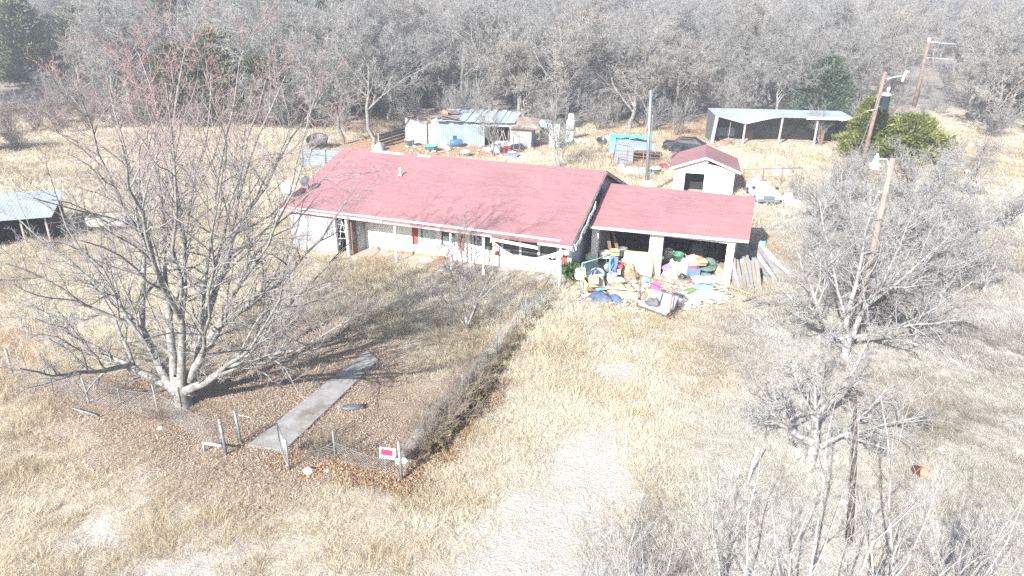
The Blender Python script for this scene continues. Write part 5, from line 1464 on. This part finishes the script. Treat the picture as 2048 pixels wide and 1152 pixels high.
carton(1400, 528, (.6, .4, .3), CARD, 'cardboard box on the rags left of the green armchair', .7, .3, .2)
heap(1424, 512, (.5, .4, .7), plain('shade painted chair back', (.03, .065, .055)), 'chair back behind the armchair, shade painted in as darker green', 'cushion', .3, amp=.12)  # armchair back in shadow, shade put into a darker green lump
heap(1395, 508, (.8, .5, .9), plain('dark grey bag', (.10, .11, .13)), 'dark grey bulky bag hanging in the back of the right bay', 'bag', .5, amp=.15)
heap(1364, 556, (.26, .2, .25), BAGB, 'small black bag on the ground before the blue tote', 'rubbish bag', 0, name='rubbish_bag')
heap(1378, 559, (.24, .2, .16), plain('dark olive rag', (.07, .09, .06)), 'dark olive rag right of the small black bag', 'rag', 0, name='rag')
sheet(1413, 566, 1.3, .8, PBLUE, 'pale blue plastic sheet on the ground before the armchair', .2, 12, .05)
sheet(1435, 562, .9, .7, BAGW, 'white plastic sheet by the right pillar', -.3, 10, .05)
sheet(1375, 543, 1.0, .6, CREAM, 'cream paper board in front of the clothes heap', .1, 25, .1)
for k, (x, v, w_, h_) in enumerate(((20.5, 7.6, 1.1, 1.4), (21.4, 8.1, .7, 1.9), (23.6, 8.0, 1.2, 1.5), (25.6, 7.7, 1.0, 1.6))):
    t = thing('shelving', 'loaded shelf unit painted dark for the shade at the back of the garage', 'shelf', HP(x, v, BASE + .04), HA, 'shelf units at the back of the garage')
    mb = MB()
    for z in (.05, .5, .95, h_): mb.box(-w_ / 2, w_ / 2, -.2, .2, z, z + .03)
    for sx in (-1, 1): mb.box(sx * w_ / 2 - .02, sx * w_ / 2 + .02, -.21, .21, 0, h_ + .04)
    mb.build('shelf', DARK, t)  # shelves painted near black to match the shade around them
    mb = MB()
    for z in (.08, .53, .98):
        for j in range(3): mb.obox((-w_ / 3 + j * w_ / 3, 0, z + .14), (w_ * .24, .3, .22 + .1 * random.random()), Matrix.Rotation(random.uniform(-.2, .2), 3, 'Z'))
    mb.build('contents', plain('shade dark carton', (.06, .045, .035)) if k % 2 else plain('shade dark box', (.035, .035, .04)), t)  # contents darkened, with the garage shade put into their colours

# -- rubbish in front of the pillars
rf_ = thing('swing_frame', 'rusty metal swing frame standing on the grass before the middle pillar', 'swing', G(1274, 617))
q1 = G(1338, 640) - G(1274, 617); mb = MB(); hf = 1.72
for b in (Vector((0, 0, 0)), q1):
    mb.tube([b, b + Vector((.12, .35, hf))], .028, 8); mb.tube([b + Vector((.35, 1.15, 0)), b + Vector((.12, .35, hf))], .022, 8)
mb.tube([Vector((.0, .35, hf)), q1 + Vector((.3, .35, hf))], .032, 8)
mb.build('frame', RUST, rf_, True)
o = MB(); d1 = q1.normalized(); sd_ = Vector((-d1.y, d1.x, 0))
def sw(a, b, z): return q1 * a + sd_ * b + Vector((.1, .1, z))
mb = MB(); mb.prism([sw(.1, -.25, .28), sw(.95, -.25, .25), sw(.95, .3, .4), sw(.1, .3, .42)], (0, 0, .07)); mb.build('seat', plain('grey green canvas', (.26, .315, .30), .9), rf_)
mb = MB(); mb.prism([sw(.12, .3, .45), sw(.5, .3, .45), sw(.5, .5, 1.0), sw(.12, .5, 1.0)], sd_ * .06); mb.prism([sw(.54, .3, .45), sw(.95, .3, .42), sw(.95, .52, 1.02), sw(.54, .52, 1.02)], sd_ * .06); mb.build('backrest', plain('grey green canvas', (.26, .315, .30), .9), rf_)
mb = MB(); mb.tube([sw(.05, -.28, .26), sw(1.0, -.28, .22), sw(1.0, .3, .38)], .025, 6)
for a in (.08, .96): mb.tube([sw(a, .3, .4), q1 * a + Vector((.12, .35, hf))], .008, 4)
mb.build('seat_rail', RUST, rf_, True)
heap(1292, 562, (.3, .16, .3), SKY, 'sky blue plastic bag caught on the left corner of the rusty swing frame', 'bag', .95, name='plastic_bag')
t = thing('chair', 'hot pink plastic chair tipped behind the rusty swing seat', 'chair', G(1318, 602, .1), .4); t.rotation_euler = (-.25, .1, .4)
MB().blob((0, 0, .42), (.32, .3, .09), 3, .05, 1).build('seat', PINK, t, True); MB().prism([(-.3, .22, .42), (.3, .22, .42), (.27, .36, .86), (.12, .38, .98), (-.12, .38, .98), (-.27, .36, .86)], (0, .04, 0)).build('backrest', PINK, t)
for x in (-.26, .26):
    for y in (-.22, .22): MB().tube([(x, y, .38), (x * 1.15, y * 1.15, 0)], .03, 6).build('leg', PINK, t)
heap(1347, 611, (.32, .25, .34), PINK, 'hot pink bag right of the rusty swing seat', 'bag', 0, name='bag', amp=.2)
heap(1306, 608, (.35, .22, .3), plain('charred grey rag', (.13, .12, .12)), 'dark charred rags on the left half of the swing seat', 'rag', .45, name='rag', amp=.5, freq=2.6)
heap(1352, 597, (.5, .35, .22), plain('dark blue cloth', (.09, .11, .19)), 'dark blue clothes right behind the rusty swing frame', 'clothes', .02, name='clothes_heap', amp=.4)
heap(1402, 578, (.75, .4, .2), SKY, 'crumpled sky blue tarpaulin before the right bay', 'tarpaulin', 0, name='tarpaulin', amp=.45, freq=2.2)
heap(1384, 583, (.36, .3, .2), plain('leaf green bag', (.12, .22, .06)), 'green patterned bag left of the sky blue tarpaulin', 'bag', 0, name='bag', amp=.35)
heap(1382, 568, (.26, .18, .12), RED, 'small red rag above the green patterned bag', 'rag', 0, name='rag')
heap(1425, 592, (.8, .45, .22), BAGW, 'spread heap of white plastic rubbish before the right pillar', 'rubbish', 0, amp=.5, freq=2.4)
heap(1388, 604, (.5, .35, .14), PBLUE, 'pale blue clothes lying right of the pink bag', 'clothes', 0, name='clothes_heap', amp=.5, freq=2.4)
heap(1365, 612, (.5, .35, .16), plain('greyish white clothes', (.60, .60, .62)), 'greyish white clothes on the grass beside the pink bag', 'clothes', 0, name='clothes_heap', amp=.5, freq=2.4)
heap(1400, 594, (.55, .4, .18), BAGW, 'white bag between the green bag and the pale blue clothes', 'rubbish bag', 0, name='rubbish_bag', amp=.45, freq=2.4)
heap(1412, 585, (.22, .2, .12), GREYC, 'grey scrap on the white rubbish heap', 'rag', .12, name='rag')
heap(1347, 638, (.18, .13, .12), BAGB, 'small black object in the grass right of the rusty swing leg', 'rubbish', 0)
tag(MB().blob(G(1275, 640), (.2, .14, .06), 3, .4).build('litter_scrap', BAGW, smooth=True), 'white paper scrap left of the rusty swing frame', 'litter')
p0 = G(1432, 567); p1 = G(1497, 590)
tag(MB().tube([p0 + Vector((0, 0, .12)), p1 + Vector((0, 0, .08))], .05, 6).build('timber', plain('orange tan timber', (.46, .30, .15), .9)), 'long orange tan timber lying from the right pillar into the grass', 'timber')
p0 = G(1425, 570); p1 = G(1440, 582)
tag(MB().tube([p0 + Vector((0, 0, .1)), p1 + Vector((0, 0, .1))], .02, 6).build('stick', TRIM), 'thin white stick above the long tan timber', 'stick')
# scattered small rubbish: nobody could count it
srng = np.random.default_rng(9); mb = MB(); mats_ = None
SCR = attr_mat('mixed litter', [(0, (.70, .70, .70)), (.35, (.62, .57, .49)), (.6, (.46, .37, .27)), (.74, (.42, .48, .54)), (.8, (.66, .64, .60)), (.94, (.45, .33, .30)), (1, (.08, .09, .1))])
poly = GP([(1150, 600), (1180, 545), (1310, 560), (1470, 575), (1460, 605), (1340, 625), (1270, 625)])
Vv, Ff, Tt = [], [], []; tries = 0
def scraps(poly, n, smin, smax):
    xs_ = [p.x for p in poly]; ys_ = [p.y for p in poly]
    P = np.stack([srng.uniform(min(xs_), max(xs_), n * 3), srng.uniform(min(ys_), max(ys_), n * 3)], 1)
    P = P[polyd(P[:, 0], P[:, 1], poly) > 0][:n]
    for x, y in P:
        s = srng.uniform(smin, smax); a = srng.random() * 6.28; z = float(gz(x, y)) + .03
        o_ = sum(len(v) for v in Vv)
        c_, s_ = math.cos(a) * s, math.sin(a) * s; k = srng.uniform(.3, .9)
        t1, t2, t3 = srng.uniform(.0, .5, 3) * s
        top = np.array([[x - c_, y - s_, z + t1], [x - s_ * k, y + c_ * k, z + t2], [x + c_, y + s_, z + t3], [x + s_ * k, y - c_ * k, z + .01]])
        Vv.append(np.concatenate([top, top - [0, 0, .03]])); Ff.append(np.array([[0, 1, 2, 3], [7, 6, 5, 4], [0, 4, 5, 1], [1, 5, 6, 2], [2, 6, 7, 3], [3, 7, 4, 0]]) + o_); Tt.append(np.full(8, srng.random()))
scraps(poly, 480, .05, .26)
tag(np_mesh('scattered_litter', np.concatenate(Vv), [np.concatenate(Ff)], SCR, attrs=dict(tint=np.concatenate(Tt))), 'countless paper and plastic scraps trodden into the dirt before the garage', kind='stuff')
Vv, Ff, Tt = [], [], []
scraps(GP([(800, 290), (990, 275), (1080, 300), (1050, 318), (830, 312)]), 120, .12, .4); scraps(GP([(1130, 285), (1210, 272), (1230, 290), (1140, 290)]), 90, .12, .4); scraps(GP([(1235, 345), (1330, 330), (1350, 350), (1250, 352)]), 70, .1, .35); scraps(GP([(1500, 405), (1560, 395), (1620, 415), (1500, 420)]), 40, .1, .4); scraps(GP([(1385, 285), (1420, 262), (1560, 290), (1400, 295)]), 50, .12, .4)
tag(np_mesh('scattered_litter', np.concatenate(Vv), [np.concatenate(Ff)], SCR, attrs=dict(tint=np.concatenate(Tt))), 'countless pale scraps strewn over the back yard around the sheds', kind='stuff')

# -- weathered planks leaning on the right garage wall
pr = random.Random(6)
PLK = [M('silver plank', (.25, .25, .255), .95, .28, 3, .5), M('dark silver plank', (.165, .163, .165), .95, .25, 3, .4), M('brownish plank', (.20, .18, .16), .95, .25, 3, .4)]
for k in range(62):
    if k < 24:      # front fan, leaning back against the corner
        f = k / 24; ub = 27.25 + 1.5 * f + pr.uniform(-.1, .1); vb = 3.35 + .5 * pr.random() + .3 * (k % 3); ut = 27.0 + 1.15 * f + pr.uniform(-.28, .2); vt = vb + pr.uniform(.7, 1.4); zt = pr.uniform(.95, 1.6)
    else:           # second fan further along, toppled outwards
        f = (k - 24) / 38; ub = 28.3 + 2.2 * f + pr.uniform(-.15, .15); vb = 5.2 + 1.8 * pr.random() + .6 * f; ut = 27.3 + 1.3 * f + pr.uniform(-.15, .15); vt = vb + pr.uniform(1.0, 1.6); zt = pr.uniform(.9, 1.7) - .3 * f
    b = HP(ub, vb, BASE + .02 * (k % 4)); tp = HP(ut, vt, BASE + zt)
    d = tp - b
    Lz = d.length; zax = d.normalized(); wd = HU * pr.uniform(.7, 1) + HV * pr.uniform(-.35, .35); xax = (wd - zax * zax.dot(wd)).normalized(); yax = zax.cross(xax)
    R3 = Matrix((xax, yax, zax)).transposed()
    mb = MB(); w_ = pr.uniform(.13, .22)
    mb.prism([(-w_ / 2, -.011, 0), (w_ / 2, -.011, 0), (w_ / 2, -.011, Lz - .03), (w_ * .28, -.011, Lz), (-w_ * .28, -.011, Lz), (-w_ / 2, -.011, Lz - .03)], (0, .022, 0))
    o = mb.build('weathered_plank', PLK[pr.randrange(3)]); o.matrix_world = Matrix.Translation(b) @ R3.to_4x4()
    tag(o, 'weathered grey fence plank leaning in the stack on the garage right wall', 'plank', 'planks leaning on the garage wall')
sheet(1522, 497, .4, .5, TEAL, 'small turquoise sheet on top of the leaning planks', -.4, 55, .95)
for k in range(16):
    o = MB().obox((0, 0, .05 + .03 * (k % 3)), (1.9 + pr.random(), .1, .022), Matrix.Identity(3)).build('loose_plank', PLK[k % 2])
    o.location = G(1515 + 65 * pr.random(), 590 + 24 * pr.random()); o.rotation_euler = (pr.uniform(-.1, .1), pr.uniform(-.06, .06), rad(22) + pr.uniform(-.25, .25))
    tag(o, 'thin grey board lying loose in the grass right of the leaning planks', 'plank', 'loose boards in the grass')

# -- things in the back yard
tub(862, 300, .62, .5, TEAL, 'turquoise wash tub on the dirt before the barn', .1)
t = thing('barrel', 'blue plastic barrel lying on its side before the barn wall', 'barrel', G(912, 294), .3)
mb = MB(); tm_ = MB().lathe([(0, 0), (.36, 0), (.4, .1), (.42, .5), (.4, 1.2), (.36, 1.3), (0, 1.3)], n=16); qm = Matrix.Rotation(rad(88), 3, 'Y'); mb.add([qm @ Vector(v) + Vector((-.6, 0, .42)) for v in tm_.v], tm_.f); mb.build('drum', plain('deep blue plastic', (.03, .14, .28), .5), t, True)
MB().tube([(.71, .12, .55), (.74, .12, .55)], .05, 8).build('bung', BAGB, t)
heap(897, 300, (.55, .4, .35), GREYC, 'grey rag heap left of the blue barrel', 'rags')
t = thing('barrel', 'upright sky blue barrel in the dark barn doorway', 'barrel', G(978, 283), 0)
MB().lathe([(0, 0), (.42, 0), (.45, .1), (.45, 1.0), (.40, 1.12), (0, 1.12)], n=16).build('drum', SKY, t, True); MB().lathe([(.455, .3), (.47, .34), (.455, .38)], n=16).build('rib', SKY, t, True)
t = thing('table', 'table draped with a white sheet before the barn lean to', 'table', G(1012, 300), .1)
MB().box(-1.5, 1.5, -.6, .6, .78, .84).build('table_top', WHITE, t); MB().prism([(-1.55, -.62, .86), (1.55, -.62, .86), (1.5, .62, .87), (-1.5, .62, .87)], (0, 0, .02)).prism([(-.6, -.64, .3), (.4, -.64, .1), (.5, -.64, .86), (-.6, -.64, .86)], (0, .015, 0)).build('sheet', BAGW, t)
for x in (-1.35, 1.35):
    for y in (-.5, .5): MB().tube([(x, y, 0), (x, y, .78)], .03, 6).build('leg', GALV, t)
carton(1014, 304, (.8, .5, .6), RED, 'red crate in front of the white draped table', 0, .1, flaps=False, name='crate', cat='crate')
carton(994, 304, (.7, .5, .7), PBLUE, 'pale blue crate left of the red crate', 0, -.1, flaps=False, name='crate', cat='crate')
t = carton(1024, 314, (1.0, .55, .55), BLUE, 'blue cool box with white rags on top, behind the red roof ridge', 0, .1, flaps=False, name='cool_box', cat='cool box', fill=BAGW)
t = thing('clothes_rack', 'small upright grey metal frame right of the draped table', 'frame', G(1033, 305), .2)
MB().tube([(-.35, 0, 0), (-.35, 0, 1.7), (.35, 0, 1.7), (.35, 0, 0)], .05, 6).build('frame', GALV, t); MB().box(-.3, .3, -.02, .02, .3, .36).build('crossbar', GALV, t)
tub(931, 310, .4, .4, BAGW, 'white wash basin on the dirt above the roof ridge', .1, .2)
tub(820, 292, .5, .8, plain('pale green plastic', (.30, .45, .40)), 'pale green bin at the corner of the white barn end room', 0, .1, name='bin', cat='bin')
heap(888, 292, (.7, .5, .5), BAGW, 'white sack pile before the barn wall left of the blue barrel', 'sacks', 0)
heap(985, 300, (1.1, .6, .3), BAGW, 'long white sheet heap left of the draped table', 'sheet', 0)
heap(760, 300, (.9, .6, .8), GREYC, 'grey tarpaulin covered hump left of the short dark fence', 'tarpaulin', 0, amp=.2)
heap(1187, 284, (.5, .4, .7), ORNG, 'orange red sack on the rubbish line left of the small hut', 'sack', 0)
t = tub(1203, 284, .5, .3, BAGB, 'black tyre lying on white rubbish left of the small hut', .3, .5, name='tyre', cat='tyre')
heap(1175, 284, (.5, .4, .3), BAGW, 'white rubbish heap left of the orange red sack', 'rubbish')
heap(1160, 283, (.45, .4, .35), plain('grey white bags', (.55, .54, .53)), 'grey white bags right of the white tank stack', 'rubbish')
heap(1214, 282, (.4, .4, .6), BAGW, 'white bag at the left corner of the small hut', 'rubbish bag', 0, name='rubbish_bag')
sheet(1143, 287, 1.9, .8, plain('pale sea green sheet', (.30, .55, .46)), 'sea green plastic sheet at the foot of the white tank stack', -.4, 40)
heap(1243, 342, (.6, .45, .8), GREYC, 'grey sack leaning at the left foot of the pipe pen', 'sack')
heap(1257, 345, (.55, .4, .5), BAGW, 'white bag heap just right of the grey sack', 'rubbish bag', 0, name='rubbish_bag')
heap(1270, 346, (.45, .4, .55), BAGW, 'white pointed bag second right of the grey sack', 'rubbish bag', 0, name='rubbish_bag', amp=.4)
heap(1284, 345, (.5, .4, .4), BAGW, 'white bag just left of the metal mast', 'rubbish bag', 0, name='rubbish_bag', amp=.4)
tub(1310, 348, .42, .6, plain('grey green plastic', (.38, .44, .42)), 'grey green bin right of the metal mast', 0, .1, name='bin', cat='bin')
heap(1340, 350, (.6, .5, .45), YEL, 'yellow plastic lump at the left corner of the white garden shed', 'rubbish')
carton(1326, 338, (.7, .5, .5), RED, 'red crate behind the grey green bin by the mast', 0, .2, flaps=False, name='crate', cat='crate')
t = thing('barrel', 'bright blue barrel behind the stripped white car', 'barrel', G(1511, 378), 0)
MB().lathe([(0, 0), (.34, 0), (.38, .1), (.38, .85), (.3, 1.0), (.12, 1.05), (.12, 1.15), (0, 1.15)], n=14).build('drum', SKY, t, True); MB().lathe([(.385, .4), (.4, .44), (.385, .48)], n=14).build('rib', SKY, t, True)
heap(1508, 390, (1.3, .6, .35), BAGW, 'white sheet heap left of the blue barrel behind the garage', 'sheet')
heap(1575, 402, (.8, .6, .6), PALEM, 'pile of crumpled sheet metal right of the stripped white car', 'scrap metal', 0, amp=.5, freq=2.8, name='scrap_heap')
heap(1590, 410, (.7, .5, .45), BAGW, 'white rubbish heap right of the crumpled sheet metal', 'rubbish')
heap(1556, 346, (.8, .6, .6), ROCK, 'pale boulder by the pipe fence', 'rock', name='boulder', amp=.15)
heap(1573, 346, (.7, .6, .6), plain('grey stone', (.26, .27, .29)), 'grey boulder right of the pale one by the pipe fence', 'rock', name='boulder', amp=.15)
heap(1358, 306, (1.2, .8, .8), M('burnt car body', (.02, .023, .028)), 'burnt tangle of black scrap at the front of the wrecked car', 'scrap metal', 0, amp=.55, freq=2.6, name='scrap_heap')
heap(1392, 300, (.7, .6, .9), plain('sooty grey scrap', (.09, .09, .095)), 'sooty grey scrap right of the wrecked car', 'scrap metal', 0, amp=.5, freq=2.8, name='scrap_heap')
heap(1452, 290, (.9, .5, .5), plain('rust red scrap', (.26, .13, .10)), 'rust red scrap heap before the left bay of the open shed', 'scrap metal', name='scrap_heap')
# ------------------------------------------------------------------ dry grass, leaves
GRASS = attr_mat('dry grass', [(0, (.23, .18, .11)), (.3, (.38, .305, .195)), (.6, (.52, .44, .31)), (.85, (.61, .54, .41)), (1, (.67, .61, .50))], transl=.12, grey=((.15, .135, .12), (.62, .585, .535)))
LEAVES = attr_mat('fallen leaves', [(0, (.15, .105, .08)), (.35, (.27, .20, .155)), (.65, (.37, .285, .225)), (.85, (.46, .37, .30)), (1, (.58, .49, .42))])
JUNKP = GP([(1135, 610), (1150, 540), (1200, 520), (1500, 555), (1480, 600), (1340, 632), (1240, 612)])
SHEDS = [[Vector(p) for p in SHEDP], [b0, b1, b1 + Vector((0, 6, 0)), b0 + Vector((0, 6, 0))], [c0, c1, c1 + Vector((0, 6, 0)), c0 + Vector((0, 6, 0))]]
BARE = GP([(640, 300), (800, 258), (1010, 262), (1115, 282), (1060, 312), (700, 315)])


def allowed(x, y):
    ok = np.ones(len(x), bool)
    for p in ROOFS: ok &= polyd(x, y, p) < .12
    ok &= polyd(x, y, WALKP) < -.02 + .1 * (vnoise(x, y, 2.0, 7) - .3)
    for p in SHEDS: ok &= polyd(x, y, p) < .05
    return ok


def scatter(n, x0, x1, y0, y1, g, wedge=.86, extra=2.0):
    y = g.uniform(y0, y1, n); x = g.uniform(x0, x1, n)
    k = np.abs(x) < wedge * y + extra
    return x[k], y[k]


def blades(name, label, dens, y0, y1, hgt, wid, seed, clump=.22, per=26):
    """tufts of bent blades; dens = tufts per square metre"""
    g = np.random.default_rng(seed)
    X1 = .86 * y1 + 2
    cx, cy = scatter(int(dens * 2 * X1 * (y1 - y0)), -X1, X1, y0, y1, g)
    gm, lm, tm, dm = masks(cx, cy)
    patch = vnoise(cx, cy, .35, 31) * .6 + vnoise(cx, cy, 1.1, 32) * .4
    jk = np.clip(.5 + polyd(cx, cy, JUNKP), 0, 1); br = np.clip(.5 + polyd(cx, cy, BARE) * .5, 0, 1)
    prob = (1 - .93 * gm) * (1 - .74 * lm) * (1 - .85 * tm) * (1 - .8 * dm) * (1 - .85 * jk) * (1 - .75 * br) * np.clip(.35 + 1.3 * patch, 0, 1)
    k = allowed(cx, cy) & (g.random(len(cx)) < prob)
    cx, cy, patch, lm, gm = cx[k], cy[k], patch[k], lm[k], gm[k]
    tall = (.55 + .9 * vnoise(cx, cy, .5, 33)) * (1 - .45 * lm) * (1 - .6 * gm) * (.7 + .6 * g.random(len(cx)))
    tall *= np.where((cx > 6) & (cy < 34), .8, 1.0)
    ctint = np.clip(.24 + .5 * vnoise(cx, cy, .8, 34) + .55 * (vnoise(cx, cy, .16, 35) - .45) + .28 * (g.random(len(cx)) - .5), 0, 1)
    n = len(cx) * per
    i_ = np.repeat(np.arange(len(cx)), per)
    a = g.random(n) * 6.2832; rr = clump * np.sqrt(g.random(n)) * (.5 + .7 * tall[i_])
    bx_ = cx[i_] + rr * np.cos(a); by_ = cy[i_] + rr * np.sin(a); bz_ = gz(bx_, by_) - .02
    h = hgt * tall[i_] * (.45 + .8 * g.random(n))
    lean = (.5 + 1.25 * g.random(n)) * h
    a2 = a + g.normal(size=n) * .9
    wdir = 2.2 + 1.5 * (vnoise(cx, cy, .25, 36) - .5)[i_]      # matted by the wind, patch by patch
    lx = np.cos(a2) * lean + np.cos(wdir) * h * .65; ly = np.sin(a2) * lean + np.sin(wdir) * h * .65
    wa = g.random(n) * 6.2832; wx = np.cos(wa) * wid * .5; wy = np.sin(wa) * wid * .5
    V = np.empty((n, 5, 3))
    V[:, 0] = np.stack([bx_ - wx, by_ - wy, bz_], 1); V[:, 1] = np.stack([bx_ + wx, by_ + wy, bz_], 1)
    V[:, 2] = np.stack([bx_ + lx * .38 + wx * .8, by_ + ly * .38 + wy * .8, bz_ + h * .62], 1); V[:, 3] = np.stack([bx_ + lx * .38 - wx * .8, by_ + ly * .38 - wy * .8, bz_ + h * .62], 1)
    V[:, 4] = np.stack([bx_ + lx, by_ + ly, bz_ + h * (.55 + .4 * g.random(n))], 1)
    b = np.arange(n)[:, None] * 5
    tint = np.clip(ctint[i_] + .25 * g.normal(size=n) * .6, 0, 1)
    o = np_mesh(name, V.reshape(-1, 3), [b + np.array([[0, 1, 2, 3]]), b + np.array([[3, 2, 4]])], GRASS, attrs=dict(tint=np.repeat(tint, 5), grey=np.repeat(greyness(cx, cy)[i_], 5)))
    return tag(o, label, kind='stuff')


blades('dry_grass', 'straw coloured tufts of dry grass in the foreground field', 15, 10.5, 24, .29, .0078, 1, .22, 34)
blades('dry_grass', 'straw coloured tufts of dry grass round the house and drive', 9.5, 24, 46, .36, .0125, 2, .28, 26)
blades('dry_grass', 'straw coloured tufts of dry grass in the back yard', 2.6, 46, 98, .42, .028, 3, .5, 22)


def leaf_litter(name, label, polys, n, seed, size, keep):
    g = np.random.default_rng(seed)
    P = np.concatenate([np.array([(p.x, p.y) for p in q]) for q in polys])
    x = g.uniform(P[:, 0].min() - 1, P[:, 0].max() + 1, n); y = g.uniform(P[:, 1].min() - 1, P[:, 1].max() + 1, n)
    gm, lm, tm, dm = masks(x, y); global PATCH; PATCH = vnoise(x, y, .7, 71); k = (g.random(n) < keep(lm, tm)) & (polyd(x, y, WALKP) < .15 * g.random(n) ** 3)
    x, y = x[k], y[k]; n = len(x); z = gz(x, y) + .02 + .05 * g.random(n)
    a = g.random(n) * 6.2832; s = size * (.6 + .8 * g.random(n)); t1 = g.normal(size=n) * .45 * s; t2 = g.normal(size=n) * .45 * s
    c_, s_ = np.cos(a) * s, np.sin(a) * s
    V = np.stack([np.stack([x - c_, y - s_, z + t1], 1), np.stack([x - s_ * .55, y + c_ * .55, z + t2], 1), np.stack([x + c_, y + s_, z - t1 * .3 + .02], 1), np.stack([x + s_ * .55, y - c_ * .55, z - t2 * .2], 1)], 1)
    o = np_mesh(name, V.reshape(-1, 3), [np.arange(n * 4).reshape(n, 4)], LEAVES, attrs=dict(tint=np.repeat(np.clip(.2 + .75 * g.random(n), 0, 1), 4)))
    return tag(o, label, kind='stuff')


leaf_litter('fallen_leaves', 'brown carpet of fallen leaves under the big spreading tree', LITTER, 300000, 41, .022, lambda l, t: np.clip(l * (.25 + .6 * PATCH), 0, 1))
LEAVES = attr_mat('rusty leaves', [(0, (.09, .05, .028)), (.35, (.22, .125, .065)), (.65, (.33, .20, .11)), (.85, (.42, .29, .18)), (1, (.52, .40, .29))])
leaf_litter('fallen_leaves', 'thick drift of orange brown leaves along the foot of the fence', THICK, 110000, 42, .032, lambda l, t: t)

# ------------------------------------------------------------------ air
hm = bpy.data.materials.new('haze'); hm.use_nodes = True
nt = hm.node_tree; nt.nodes.clear()
out = nt.nodes.new('ShaderNodeOutputMaterial'); pv = nt.nodes.new('ShaderNodeVolumePrincipled')
pv.inputs['Color'].default_value = (.86, .92, 1, 1); pv.inputs['Density'].default_value = .0012; pv.inputs['Anisotropy'].default_value = .1
nt.links.new(pv.outputs[0], out.inputs['Volume'])
hb = MB().box(-960, 960, -330, 960, -6, 42).build('haze', hm)
tag(hb, 'thin pale haze filling the air', kind='stuff')
